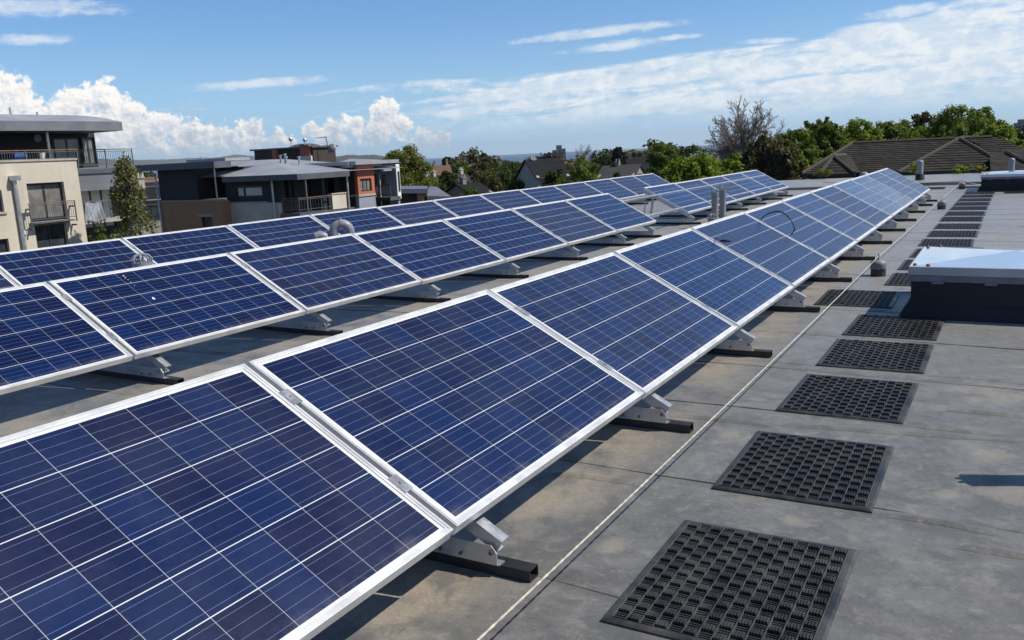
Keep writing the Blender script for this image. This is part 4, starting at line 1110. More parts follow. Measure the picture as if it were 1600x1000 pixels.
    c = MB(); c.box(XA - 0.9, XA - 0.5, by - 0.3, by + 0.3, zt + 0.10, zt + 0.36).box(XA - 0.86, XA - 0.54, by - 0.22, by + 0.22, zt + 0.36, zt + 0.42)
    tag(c.build('storage_box', bm, origin=(XA - 0.7, by, zt + 0.1), bevel=0.02), 'blue plastic box on the roof terrace behind the railing', 'box')
    by, bz = yz(66, 248, XA - 0.7)
    c = MB(); c.lathe([(0.12, 0), (0.16, 0.28), (0.17, 0.30), (0.15, 0.30), (0.13, 0.26)], 12, (XA - 0.7, by, zt + 0.10)); tag(c.build('plant_pot', M_WHITE, origin=(XA - 0.7, by, zt + 0.1)), 'white plant pot on the roof terrace near the column', 'plant pot')
    return XA
left_block()

# ------------------------------------------------------------------ dark apartment block with brick base
def dark_block():
    YB = 37.6
    def xz(px, py, Y=YB): p = ony(px, py, Y); return p.x, p.z
    B = Bld('apartment_block', (xz(300, 340)[0], YB, -9.6), 'black clad apartment block with brown brick base and low grey hipped roofs', 'building', 'modern apartment blocks')
    xl, zs = xz(247, 316); xr = xz(345, 316)[0]
    zt = xz(300, 264)[1]
    # brick base of the projecting bay
    bw0, bz1 = xz(313, 339); bw1 = xz(331, 339)[0]
    B.part(wall_open('y', YB, 0.30, xl, xr, -9.6, zs, [(bw0, bw1, bz1 - 1.3, bz1)]), 'brick_wall', M_BRICKW)
    B.pbox('brick_side', M_BRICKW, xr - 0.30, xr - 0.001, YB + 0.305, YB + 9, -9.6, zs - 0.002)
    B.pbox('lintel', M_STONE, bw0 - 0.2, bw1 + 0.2, YB - 0.012, YB + 0.1, bz1 + 0.01, bz1 + 0.2)
    window(B, 'y', YB, bw0, bw1, bz1 - 1.3, bz1, 1, M_GLASS, 0.15, 0.07)
    B.pbox('coping', M_STONE, xl - 0.03, xr + 0.06, YB - 0.05, YB + 0.36, zs + 0.002, zs + 0.10)
    # black upper wall with a recessed balcony opening at its right
    ob = xz(305, 270)[0]; oe = xz(333, 270)[0]
    B.pbox('upper_wall', M_DARKCLAD, xl + 0.25, ob, YB + 0.06, YB + 4, zs + 0.105, zt)
    B.pbox('recess_wall', M_DARKCLAD, ob, xr, YB + 2.2, YB + 4, zs + 0.105, zt)
    f = MB(); f.box(ob + 0.2, ob + 1.7, YB + 2.15, YB + 2.195, zs + 0.2, zs + 2.2); B.part(f, 'recess_door', M_GLASS)
    cx = xz(334.5, 290)[0]
    c = MB(); c.tube([(cx, YB + 0.15, zs + 0.10), (cx, YB + 0.15, zt)], 0.055, 8); B.part(c, 'column', M_DOWN, smooth=True)
    d0 = xz(240, 266)[0]
    dp = MB(); q0 = xz(237, 264)[0]; q1 = xl + 0.22; dp.tube([(xl - 0.25, YB - 0.10, zt - 0.05), (xl - 0.05, YB - 0.12, zt - 0.12), (q1, YB - 0.12, zt - 0.55), (q1, YB - 0.12, -9.5)], 0.055, 8); B.part(dp, 'downpipe', M_DOWN, smooth=True)
    fx0, fz1 = xz(228, 259.5); fx1 = xz(334, 256, YB - 0.85)[0]; ysb = onx(361, 254.5, fx1).y; fz0 = xz(300, 265)[1]
    B.pbox('flat_roof_slab', M_FASCIA, fx0, fx1, YB - 0.85, ysb, zt + 0.002, zt + 0.42)
    s = MB(); sx, sz = xz(333, 256, YB + 4); s.box(fx1 - 4, fx1 - 0.3, YB + 2.5, ysb - 0.2, zt + 0.425, zt + 0.60); B.part(s, 'upstand', M_METROOF)
    for px in (297,):
        vx = xz(px, 252)[0]; v = MB(); v.tube([(vx, YB + 1, zt + 0.42), (vx, YB + 1, zt + 0.75)], 0.08, 8); B.part(v, 'roof_vent', M_DOWN)
    # main block, set back, with a low hipped roof
    YM = YB + 0.8
    mx0 = xr - 0.28; cornx, ez1 = xz(464, 272, YM - 0.7); ez0 = xz(464, 281, YM - 0.7)[1]
    mx1 = cornx - 0.75
    wz = xz(400, 316, YM)[1]
    wa0, wa1 = xz(371, 300, YM)[0], xz(379, 300, YM)[0]; wb0, wb1 = xz(383, 300, YM)[0], xz(408, 300, YM)[0]; wz1 = xz(390, 291, YM)[1]; wz0 = xz(390, 308, YM)[1]
    balx = xz(441, 300, YM)[0]
    B.part(wall_open('y', YM, 0.25, mx0, balx, wz, ez0, [(wa0 - .12, wa1 + .12, wz0, wz1), (wb0 - .12, wb1 + .12, wz0, wz1)]), 'main_wall', M_DARKCLAD)
    window(B, 'y', YM, wa0 - .12, wa1 + .12, wz0, wz1, 1, M_BLIND, 0.06, 0.10); window(B, 'y', YM, wb0 - .12, wb1 + .12, wz0, wz1, 1, M_BLIND, 0.06, 0.10)
    B.pbox('main_core', M_DARKCLAD, mx0, balx - 0.3, YM + 0.9, YM + 10, wz, ez0 - 0.01)
    B.pbox('window_band_sill', M_STONE, wa0 - 0.6, wb1 + 0.5, YM - 0.06, YM + 0.02, wz - 0.04, wz + 0.05)
    B.pbox('render_wall', M_GREYREND, mx0, xz(437, 330, YM)[0], YM - 0.03, YM + 0.27, -9.6, wz - 0.045)
    # recessed balcony under the roof corner
    YR = YM + 2.6; XRc = mx1
    B.pbox('balcony_back_wall', M_DARKCLAD, balx, XRc - 0.3, YR, YR + 0.3, wz - 3, ez0)
    gl0, gl1 = xz(480, 310, YR)[0], xz(497, 310, YR)[0]
    # right-hand wall facing the roof terrace: plane x = XRc
    def yz(px, py, X=XRc): p = onx(px, py, X); return p.y, p.z
    ey1, e1 = yz(546, 268, cornx); 
    sy0 = yz(500, 320)[0]; sy1 = yz(541, 330)[0]
    B.pbox('terrace_wall', M_DARKCLAD, XRc - 1.65, XRc - 1.4, YM + 1.2, sy1 + 1.2, wz - 3.0, ez0 + 0.25)
    tz = yz(530, 303)[1]
    B.pbox('cream_parapet', M_CREAM, XRc - 0.25, XRc, yz(519, 320)[0], sy1 + 0.15, -9.6, tz)
    B.pbox('parapet_coping', M_STONE, XRc - 0.30, XRc + 0.05, yz(519, 320)[0] - 0.02, sy1 + 0.15, tz + 0.002, tz + 0.08)
    window(B, 'x', XRc - 1.4, yz(483, 312, XRc - 1.4)[0], yz(494, 312, XRc - 1.4)[0], wz - 0.9, wz + 1.35, 1, M_GLASS, -0.03, 0.08)
    window(B, 'x', XRc - 1.4, yz(499, 300, XRc - 1.4)[0], yz(524, 300, XRc - 1.4)[0], wz + 0.15, wz + 1.45, 2, M_BLIND, -0.03, 0.08)
    bz = yz(470, 333, XRc)[1]; bt = yz(500, 307, XRc)[1]
    B.pbox('balcony_floor', M_FASCIA, xz(440, 330, YM)[0], XRc + 0.05, YM - 0.05, sy0 + 4, bz - 0.25, bz)
    railing(B, 'y', YM - 0.02, xz(441, 320, YM)[0], XRc, bz + 0.1, bt, 0.12, 1.2); railing(B, 'x', XRc, YM, yz(519, 320)[0], bz + 0.1, bt, 0.25, 0.9)
    B.pbox('lower_wall', M_GREYREND, XRc - 0.6, XRc - 0.3, YM + 0.3, sy1, -9.6, bz - 0.26)
    B.pbox('lower_front_wall', M_DARKCLAD, xz(437, 330, YM)[0] + 0.01, XRc - 0.62, YM + 0.3, YM + 0.6, -9.6, bz - 0.26)
    for px in (428.5, 542):
        if px < 500: x, _ = xz(px, 300, YM); q = (x, YM - 0.14)
        else: yy, _ = yz(px, 300); q = (XRc + 0.10, yy)
        c = MB(); c.tube([(q[0], q[1], -9.5), (q[0], q[1], ez0 + (0.05 if px < 500 else 0.1))], 0.07, 8); B.part(c, 'downpipe', M_DOWN, smooth=True)
    c = MB(); x, _ = xz(478.5, 300, YM + 0.1); c.tube([(x, YM + 0.1, bz), (x, YM + 0.1, ez0)], 0.06, 8); B.part(c, 'column', M_RAIL, smooth=True)
    l = MB(); lx, lz = xz(436, 293, YR); l.lathe([(0.02, -0.2), (0.2, 0), (0.02, 0.2)], 12, (lx, YM + 0.0, lz))
    # hipped roof
    fxl = xz(346, 275, YM - 0.7)[0]
    yb = ey1 + 0.0; yfront = YM - 0.7
    B.pbox('fascia', M_FASCIA, fxl, cornx, yfront, yb, ez0, ez1)
    rx, rzz = xz(417, 249.5, yfront + 5.2)
    r = MB(); zt2 = ez1 + 0.003
    A = (fxl, yfront, zt2); Bq = (cornx, yfront, zt2); Cq = (cornx, yb, zt2); D = (fxl - 1, yb + 4, zt2)
    rr = min(rzz, zt2 + 1.5)
    R1 = (rx, yfront + 5.2, rr); R2 = (rx, yb + 2, rr)
    r.add([A, Bq, Cq, D, R1, R2, (fxl - 6, yfront + 5.2, rr), (fxl - 6, yfront, zt2), (fxl - 6, yb + 4, zt2), (cornx, yb + 6, zt2)],
          [(0, 1, 4), (0, 4, 6, 7), (1, 2, 5, 4), (4, 5, 8, 6), (2, 9, 5), (9, 3, 8, 5)])
    B.part(r, 'hipped_roof', M_METROOF)
    for px, py in ((438, 244), (445, 242), (447, 246), (467, 246), (458, 258)):
        q = ony(px, py, yfront + 4.5); f = MB(); f.tube([(q.x, yfront + 4.5, rr - 0.8), (q.x, yfront + 4.5, q.z)], 0.07, 8).tube([(q.x, yfront + 4.5, q.z), (q.x, yfront + 4.5, q.z + 0.08)], 0.11, 8); B.part(f, 'roof_vent', M_DOWN)
    # further wing: black gable side, red rendered bay, blue-grey base
    Yw = yz(557, 300, XRc + 0.4)[0]
    Xw = XRc + 0.4
    def yw(px, py): p = onx(px, py, Xw); return p.y, p.z
    ya, za1 = yw(557, 259); yb_, zb1 = yw(583, 257); zmid = yw(570, 303)[1]
    rw0, rw1 = yw(563, 290)[0], yw(581, 290)[0]; rwz1 = yw(570, 279)[1]; rwz0 = yw(570, 299)[1]
    B.part(wall_open('x', Xw, 0.25, ya, yb_, zmid, za1, [(rw0, rw1, rwz0, rwz1)]), 'red_wall', M_REDR)
    window(B, 'x', Xw, rw0, rw1, rwz0, rwz1, 3, M_GLASSL, 0.1, 0.08)
    xs0 = ony(534, 300, ya).x
    B.pbox('dark_brick_wall', M_DKBRICK, xs0, Xw - 0.26, ya, ya + 0.3, zmid, za1 + 0.05)
    B.pbox('wing_coping', M_STONE, xs0, Xw + 0.05, ya - 0.05, yb_, zmid - 0.15, zmid - 0.002)
    B.pbox('blue_grey_wall', M_BLUEGREY, Xw - 0.3, Xw - 0.02, ya + 0.01, yb_, -9.6, zmid - 0.152)
    B.pbox('dark_lower_wall', M_DARKCLAD, xs0, Xw - 0.31, ya + 0.02, ya + 0.3, -9.6, zmid - 0.152)
    B.pbox('wing_roof', M_METROOF, xs0 - 3, Xw + 0.35, ya - 0.5, yb_ + 2.5, za1 + 0.06, za1 + 0.30)
    m = MB(); m.add([(xs0 - 1.5, ya + 0.4, za1 + 0.1), (Xw - 0.2, ya - 0.6, za1 + 0.31), (Xw - 0.2, ya + 3, za1 + 0.31), (xs0 - 1.5, ya + 3, za1 + 0.5), (xs0 - 1.5, ya + 3, za1 - 0.4), (Xw - 0.2, ya + 3, za1 - 0.1), (xs0 - 1.5, ya + 0.4, za1 - 0.2), (Xw - 0.2, ya - 0.6, za1 - 0.1)],
                    [(0, 1, 2, 3), (6, 7, 1, 0), (7, 5, 2, 1), (5, 4, 3, 2), (4, 6, 0, 3), (6, 4, 5, 7)]); B.part(m, 'link_roof', M_METROOF)
    # end bay with white edge and balcony
    Y2 = ya + 5.5
    ex0, ez = ony(598, 262, Y2).x, ony(598, 258, Y2).z
    ex1 = ony(617, 262, Y2).x; ezb = ony(617, 306, Y2).z
    we0, we1 = ony(597, 285, Y2).x, ony(602.5, 285, Y2).x; wez1 = ony(600, 273, Y2).z; wez0 = ony(600, 289, Y2).z
    B.part(wall_open('y', Y2, 0.2, ony(588, 300, Y2).x, ex1, ezb, ez, [(we0, we1, wez0, wez1)]), 'end_bay_wall', M_BLUEGREY)
    window(B, 'y', Y2, we0, we1, wez0, wez1, 1, M_GLASSL, 0.05, 0.06)
    e = MB(); e.box(ex1 + 0.001, ex1 + 0.12, Y2 - 0.02, Y2 + 0.42, ezb - 0.25, ez + 0.02); e.box(ex1 - 0.5, ex1 + 0.001, Y2 + 0.05, Y2 + 0.40, ezb - 0.20, ezb - 0.002)
    B.part(e, 'white_edge_frame', M_WHITE, bevel=0.05)
    ew = MB(); ew.box(ex1 + 0.121, ex1 + 0.14, Y2 + 0.10, Y2 + 0.32, ezb + 0.3, ez - 0.5); B.part(ew, 'end_window', M_GLASS)
    B.pbox('end_bay_base', M_BLUEGREY, ony(607, 320, Y2).x, ex1 - 0.05, Y2 + 0.2, Y2 + 0.42, -9.6, ezb - 0.21)
    B.pbox('end_back_wall', M_DARKCLAD, ony(583, 300, Y2 + 1.5).x, ex1 - 0.3, Y2 + 0.45, Y2 + 0.7, -9.6, ez - 0.02)
    rz1 = ony(605, 289, Y2 - 1.2).z; rz0 = ony(605, 308, Y2 - 1.2).z
    railing(B, 'y', Y2 - 1.2, ony(586, 300, Y2 - 1.2).x, ony(610, 300, Y2 - 1.2).x, rz0 + 0.1, rz1, 0.13, 1.4, top=M_RAIL)
    B.pbox('end_balcony_slab', M_FASCIA, ony(586, 300, Y2 - 1.2).x, ony(610, 300, Y2 - 1.2).x, Y2 - 1.25, Y2 - 0.01, rz0 - 0.25, rz0)
    for px in (586.5, 594.5):
        x = ony(px, 300, Y2 - 1.0).x; c = MB(); c.tube([(x, Y2 - 1.0, -9.5), (x, Y2 - 1.0, ony(px, 268, Y2 - 1.0).z)], 0.06, 8); B.part(c, 'column', M_DOWN if px < 590 else M_STONE, smooth=True)
    B.pbox('end_canopy', M_METROOF, ony(584, 266, Y2 - 1.2).x, ony(598, 266, Y2 - 1.2).x, Y2 - 1.4, Y2 - 0.01, ony(590, 268, Y2 - 1.2).z, ony(590, 264.5, Y2 - 1.2).z)
dark_block()

def brown_block():
    Y = 62.0
    def xz(px, py): p = ony(px, py, Y); return p.x, p.z
    x0, zt = xz(397, 236); x1 = xz(489, 235)[0]; yd = onx(524, 234, x1).y - Y; zb = xz(450, 252)[1]
    B = Bld('apartment_block', ((x0 + x1) / 2, Y, -9.6), 'flat roofed dark brown block with red panels and aerials, behind the hipped roof', 'building', 'modern apartment blocks')
    ra0, ra1 = xz(428, 240)[0], xz(435, 240)[0]; rb0, rb1 = xz(472, 240)[0], xz(486, 240)[0]
    B.part(wall_open('y', Y, 0.3, x0, x1, zb - 7, zt, []), 'wall', M_DKBRICK)
    B.pbox('rear_wall', M_DKBRICK, x0 + 0.1, x1 - 0.004, Y + 0.31, Y + yd, zb - 7, zt - 0.02)
    B.pbox('roof_edge', M_FASCIA, x0 - 0.3, x1 + 0.2, Y - 0.3, Y + yd + 0.2, zt + 0.002, zt + 0.16)
    for a, b, py in ((ra0, ra1, 247.5), (rb0, rb1, 244.5)):
        B.pbox('red_panel', M_REDR, a, b, Y - 0.28, Y - 0.003, xz(450, py)[1], zt + (0.3 if b - a > 0.7 else -0.02))
    B.pbox('lower_wall', M_GREYREND, rb0 - 0.0, rb1 + 0.4, Y - 0.5, Y - 0.29, zb - 4, xz(450, 245)[1] - 0.01)
    d = MB(); dx = xz(433, 234)[0]; d.lathe([(1.7, 0), (1.6, 0.12), (1.1, 0.3), (0.5, 0.38)], 16, (dx, Y + 4, zt + 0.16)); B.part(d, 'roof_dome', M_FASCIA, smooth=True)
    for px, pt, yy in ((454.5, 221, 2), (476.5, 222, 3)):
        q = ony(px, pt, Y + yy); m = MB(); m.tube([(q.x, Y + yy, zt + 0.16), (q.x, Y + yy, q.z)], 0.05, 6).lathe([(0.05, 0), (0.2, 0.1), (0.22, 0.25), (0.08, 0.42)], 10, (q.x, Y + yy, q.z)); B.part(m, 'flue', M_DOWN)
    q = ony(509, 214, Y + 1); m = MB(); m.tube([(q.x + .25, Y + 1, zt - 0.6), (q.x, Y + 1, q.z)], 0.045, 6)
    m.tube([(q.x - 1.4, Y + 1, q.z - 0.05), (q.x + 0.1, Y + 1, q.z)], 0.03, 5)
    for k in range(8): m.tube([(q.x - 1.3 + k * 0.16, Y + 0.7, q.z - 0.04), (q.x - 1.3 + k * 0.16, Y + 1.3, q.z - 0.04)], 0.012, 4)
    for k in range(3): m.tube([(q.x - 0.3, Y + 1, q.z - 0.8 - k * 0.4), (q.x + 0.2, Y + 1, q.z - 0.8 - k * 0.4)], 0.025, 4)
    B.part(m, 'aerial', M_RAIL)
    q = ony(518, 231, Y + 1); m = MB(); m.lathe([(0.02, 0.12), (0.25, 0.06), (0.42, -0.04), (0.44, -0.08), (0.40, -0.08)], 16); 
    vs = [Matrix.Translation(q) @ Euler((R(70), 0, R(20))).to_matrix().to_4x4() @ Vector(v) for v in m.v]; m.v = [tuple(v) for v in vs]
    B.part(m, 'satellite_dish', M_LFASCIA, smooth=True)
brown_block()

def courses(mb, a, b, c, d, step=0.36, lip=0.045):
    """lay tile courses on the quad a-b (eave) to d-c (ridge side); each course lies a little proud of the one above it"""
    a, b, c, d = [Vector(q) for q in (a, b, c, d)]
    up = ((d + c) / 2 - (a + b) / 2); n = (b - a).cross(up).normalized()
    if n.z < 0: n = -n
    k = max(2, int(max((d - a).length, (c - b).length) * up.length / max((d - a).length, (c - b).length) / step))
    for i in range(k):
        t0, t1 = i / k, (i + 1) / k
        p0, p1, q1, q0 = a.lerp(d, t0), b.lerp(c, t0), b.lerp(c, t1), a.lerp(d, t1)
        mb.add([p0, p1, p1 + n * lip, p0 + n * lip, q1 + n * 0.006, q0 + n * 0.006], [(0, 1, 2, 3), (3, 2, 4, 5)])
    return mb
# ------------------------------------------------------------------ tiled roof building on the right
def tiled_house():
    YE = 66.0
    ez = ony(1337, 269.5, YE).z
    xl = ony(1253, 270, YE).x; xr = ony(1660, 266, YE).x
    B = Bld('tiled_house', ((xl + xr) / 2, YE, -9.6), 'long low house with brown tiled hipped roofs beyond the far roof edge', 'building')
    rise = 0.43
    depth = 10.4; YR = YE + depth / 2
    rzz = ez + rise * depth / 2
    rl = ony(1332, 223, YR).x; rr_ = ony(1502, 218, YR).x
    rzz = (ony(1332, 223, YR).z + ony(1502, 218, YR).z) / 2
    m = MB()
    A = (xl, YE, ez); D = (xl, YE + depth, ez); Bq = (xr, YE, ez); Cq = (xr, YE + depth, ez)
    R1 = (rl, YR, rzz); R2 = (xr - 4, YR, rzz)
    m.add([A, Bq, Cq, D, R1, R2], [(0, 1, 5, 4), (3, 0, 4), (2, 3, 4, 5), (1, 2, 5), (0, 3, 2, 1)])
    courses(m, A, Bq, R2, R1); courses(m, D, A, R1, R1)
    B.part(m, 'main_roof', M_TILE)
    # wing towards the camera with a hipped end
    ap = ony(1502, 217.5, YR - 0.2); wl = ony(1404, 268, YE - 2.0); wr = ony(1582, 268, YE - 2.0)
    w = MB(); yf = YE - 2.0; wx0, wx1 = wl.x, wr.x; mx = ap.x
    zz = ez - 0.02; ridge_z = ap.z + 0.05
    w.add([(wx0, yf, zz), (wx1, yf, zz), (wx1, YR + 3, zz), (wx0, YR + 3, zz), (mx, yf + 4.4, ridge_z), (mx, YR + 4, ridge_z + 0.03)],
          [(0, 1, 4), (0, 4, 5, 3), (1, 2, 5, 4), (0, 3, 2, 1), (3, 5, 2)])
    wv = w.v[:]; courses(w, wv[0], wv[1], wv[4], wv[4]); courses(w, wv[3], wv[0], wv[4], wv[5]); courses(w, wv[1], wv[2], wv[5], wv[4])
    B.part(w, 'wing_roof', M_TILE)
    # rear crossing roof with its lit south slope
    b1 = ony(1523, 215.5, YR + 5); t = MB()
    b2 = ony(1562, 235, YE + 3)
    t.add([(mx, YR - 0.4, ridge_z + 0.04), (b1.x, YR + 5, b1.z), (b2.x + 0.8, YR + 4.5, b2.z), (b2.x, YE + 3, b2.z - 0.1), (mx, YR + 5, ridge_z - 2), (mx, YR - 0.4, ridge_z - 2)],
          [(0, 3, 2, 1), (0, 1, 4, 5), (0, 5, 3), (1, 2, 4), (2, 3, 5, 4)])
    tv = t.v[:]; courses(t, tv[3], tv[2], tv[1], tv[0])
    B.part(t, 'cross_roof', M_TILE)
    # little hipped bay roof on the left
    s = MB(); yb = YE - 1.9; sl0 = ony(1281, 269.5, yb).x; sr0 = ony(1336, 269, yb).x; sa = ony(1307.5, 243.5, YE + 0.6)
    s.add([(sl0, yb, ez - 0.01), (sr0, yb, ez - 0.01), (sr0 + 0.2, YE + 2.6, ez - 0.01), (sl0 - 0.2, YE + 2.6, ez - 0.01), (sa.x - 0.1, yb + 1.7, sa.z), (sa.x + 0.5, YE + 2.6, sa.z)],
          [(0, 1, 4), (0, 4, 5, 3), (1, 2, 5, 4), (0, 3, 2, 1), (3, 5, 2)])
    sv = s.v[:]; courses(s, sv[0], sv[1], sv[4], sv[4]); courses(s, sv[1], sv[2], sv[5], sv[4]); courses(s, sv[3], sv[0], sv[4], sv[5])
    B.part(s, 'bay_roof', M_TILE)
    # small roofs at the right edge
    q = MB(); qy = YE - 4.0; q0 = ony(1543, 240, qy + 2); q1 = ony(1572, 238.5, qy + 2); ql = ony(1548, 266, qy); qr = ony(1625, 270, qy)
    q.add([(ql.x, qy, ez), (qr.x, qy, ez), (qr.x, qy + 5, ez), (ql.x, qy + 5, ez), (q0.x + 0.1, qy + 2.5, q1.z), (q1.x, qy + 2.5, q1.z)], [(0, 1, 5, 4), (1, 2, 5), (2, 3, 4, 5), (3, 0, 4), (0, 3, 2, 1)])
    B.part(q, 'side_roof', M_TILE)
    q = MB(); qy = YE + 1; a0 = ony(1560, 233, qy + 1.4); a1 = ony(1640, 233, qy + 1.4); b0 = ony(1556, 247, qy)
    q.add([(a0.x, qy, b0.z), (a1.x, qy, b0.z), (a1.x, qy + 3, b0.z), (a0.x, qy + 3, b0.z), (a0.x + 0.3, qy + 1.5, a0.z), (a1.x, qy + 1.5, a0.z)], [(0, 1, 5, 4), (1, 2, 5), (2, 3, 4, 5), (3, 0, 4), (0, 3, 2, 1)])
    B.part(q, 'rear_roof', M_TILE)
    # hip and ridge tiles, eaves, walls
    h = MB()
    def hip(a, b): h.tube([Vector(a) + Vector((0, 0, 0.03)), Vector(b) + Vector((0, 0, 0.03))], 0.14, 6)
    hip(A, R1); hip(R1, (mx + 2, YR, rzz)); hip((wx0, yf, zz), (mx, yf + 4.4, ridge_z)); hip((wx1, yf, zz), (mx, yf + 4.4, ridge_z)); hip((mx, yf + 4.4, ridge_z), (mx, YR, ridge_z))
    hip((sl0, yb, ez), (sa.x - 0.1, yb + 1.7, sa.z)); hip((sr0, yb, ez), (sa.x - 0.1, yb + 1.7, sa.z)); hip((sa.x - 0.1, yb + 1.7, sa.z), (sa.x + 0.4, YE + 2.0, sa.z))
    hip((mx, YR - 0.4, ridge_z + 0.05), (b1.x, YR + 5, b1.z)); hip((b1.x, YR + 5, b1.z), (b2.x + 0.8, YR + 4.5, b2.z))
    hip((q1.x, YE - 1.5, q1.z), (qr.x, YE - 4, ez))
    B.part(h, 'hip_tiles', M_HIPTILE)
    g = MB(); g.bar((xl - 0.05, YE - 0.08, ez - 0.10), (xr, YE - 0.08, ez - 0.10), 0.14, 0.16); g.bar((wx0 - 0.05, yf - 0.08, zz - 0.10), (wx1 + 0.05, yf - 0.08, zz - 0.10), 0.14, 0.16); g.bar((sl0 - 0.05, yb - 0.08, ez - 0.11), (sr0 + 0.05, yb - 0.08, ez - 0.11), 0.14, 0.16)
    B.part(g, 'gutter', M_DARKCLAD)
    B.pbox('wall', M_DKBRICK, xl + 0.5, xr - 0.5, YE + 0.5, YE + depth - 0.5, -9.6, ez - 0.05)
    B.pbox('wing_wall', M_DKBRICK, wx0 + 0.5, wx1 - 0.5, yf + 0.5, YE + 0.49, -9.6, zz - 0.05)
    B.pbox('bay_wall', M_DKBRICK, sl0 + 0.35, sr0 - 0.35, yb + 0.4, YE + 0.49, -9.6, ez - 0.05)
    for k in range(4):
        a = sl0 + 0.6 + k * 0.62; p = MB(); p.box(a, a + 0.42, yb + 0.36, yb + 0.395, ez - 1.5, ez - 0.35); B.part(p, 'window', M_GLASSL)
    v = MB(); vp = ony(1450, 247, YE + 1.0); v.tube([(vp.x, YE + 1.0, vp.z - 0.3), (vp.x, YE + 1.0, vp.z + 0.32)], 0.11, 8).tube([(vp.x, YE + 1.0, vp.z + 0.30), (vp.x + 0.28, YE + 0.9, vp.z + 0.32)], 0.1, 8); B.part(v, 'roof_vent', M_BOLT)
tiled_house()

# ------------------------------------------------------------------ village houses
def house(px0, px1, ridge_py, eave_py, D, wall, roof, label, rot=0.0, chim=((0.15, 1.3),), depth=7.0, group='village houses below the roof', wins=2, overhang=0.25, zb=-45):
    a = atd(px0, eave_py, D); b = atd(px1, eave_py, D); c = (a + b) / 2; W = (b - a).length
    ez = c.z; rzz = atd((px0 + px1) / 2, ridge_py, D + depth / 2).z
    ang = math.atan2((b - a).y, (b - a).x) + rot
    zb = max(zb, -9.6 - 0.012 * max(0, D - 60) - 3)
    root = empty('house', (c.x, c.y, zb), (0, 0, ang)); tag(root, label, 'house', group)
    e = ez - zb; r = rzz - zb; h = W / 2
    w = MB(); w.box(-h, h, 0, depth, 0, e)
    w.prism([(0, e), (depth, e), (depth / 2, r - 0.12)], 'x', -h, -h + 0.3); w.prism([(0, e), (depth, e), (depth / 2, r - 0.12)], 'x', h - 0.3, h)
    w.build('wall', wall, root)
    t = MB(); o = overhang
    t.add([(-h - o, -o, e - o * 0.6), (h + o, -o, e - o * 0.6), (h + o, depth / 2, r), (-h - o, depth / 2, r), (-h - o, depth + o, e - o * 0.6), (h + o, depth + o, e - o * 0.6),
           (-h - o, -o, e - o * 0.6 - .14), (h + o, -o, e - o * 0.6 - .14), (h + o, depth / 2, r - .14), (-h - o, depth / 2, r - .14), (-h - o, depth + o, e - o * 0.6 - .14), (h + o, depth + o, e - o * 0.6 - .14)],
          [(0, 1, 2, 3), (3, 2, 5, 4), (6, 9, 8, 7), (9, 10, 11, 8), (0, 6, 7, 1), (4, 5, 11, 10), (0, 3, 9, 6), (3, 4, 10, 9), (1, 7, 8, 2), (2, 8, 11, 5)])
    rf = t.build('roof', roof, root)
    for f, ch in chim:
        k = MB(); x = -h + 0.5 + f * (W - 1.0); k.box(x - 0.28, x + 0.28, depth / 2 - 0.42, depth / 2 + 0.42, r - 0.9, r + ch).box(x - 0.33, x + 0.33, depth / 2 - 0.5, depth / 2 + 0.5, r + ch + 0.002, r + ch + 0.15)
        for q in (-0.2, 0.2): k.lathe([(0.12, 0.15), (0.11, 0.5)], 8, (x + q, depth / 2, r + ch))
        k.build('chimney', wall, rf)
    for k in range(wins):
        u = -h + W * (k + 0.5) / wins; p = MB(); p.box(u - 0.5, u + 0.5, -0.05, -0.003, e - 2.0, e - 0.6); p.build('window', M_GLASS, root)
    return root
house(838, 892, 247, 276, 105, M_HARL, M_SLATE, 'grey roofed house with a pale chimney between the dark conifer and green tree', 0.35, ((0.12, -0.1),), 8)
house(932, 990, 258, 277, 120, M_HARLG, M_SLATE2, 'house with grey slate roof and dark chimney right of the round green tree', -0.25, ((0.35, 0.35),), 8)
house(982, 1045, 244, 266, 165, M_HARLG, M_SLATE, 'long dark slate roofed house with a tall stone chimney', 0.1, ((0.02, 0.5), (0.75, 0.2)), 9)
house(662, 706, 258, 273, 235, M_SAND, M_PANTILE, 'brown tiled house with a broad roof below the sea', 0.1, ((0.45, 0.9), (0.98, 1.1)), 9)
house(634, 662, 276, 290, 130, M_HARLG, M_SLATE, 'small slate roofed house beside the olive green tree', 0.5, ((0.4, 0.4),), 7)
house(655, 684, 274, 290, 150, M_HARLG, M_SLATE, 'dark roofed house in the middle of the slate roofed cluster', 0.35, ((0.9, 0.5),), 7)
house(679, 712, 273, 293, 140, M_HARL, M_SLATE, 'slate roofed house with two pale chimneys in the roof cluster', 0.8, ((0.1, 0.5), (0.9, 0.5)), 7)
house(709, 748, 270, 288, 150, M_HARL, M_SLATE2, 'house with lighter slate roof and pale chimney at the right of the cluster', 0.55, ((0.95, 0.5),), 8)
house(738, 778, 284, 304, 112, M_HARLG, M_SLATE, 'near slate roofed house partly hidden by the brown bush', 0.6, ((0.2, 0.6),), 8)
house(700, 712, 252, 258, 420, M_HARL, M_REDTILE, 'tiny distant house with bright red tiled roof', 0.2, (), 9, wins=0)
house(768, 780, 257, 263, 400, M_HARL, M_REDTILE, 'tiny distant house with orange red roof by the dark trees', 0.1, (), 9, wins=0)
house(735, 757, 253, 266, 330, M_SAND, M_PANTILE, 'sandstone house with brown roof behind the bare hedge', 0.4, ((0.1, 0.7), (0.9, 0.7)), 9, wins=2)
house(862, 882, 238, 244, 420, M_SAND, M_SLATE, 'distant sandstone house under the office block', 0.1, ((0.5, 1.2),), 9, wins=0)
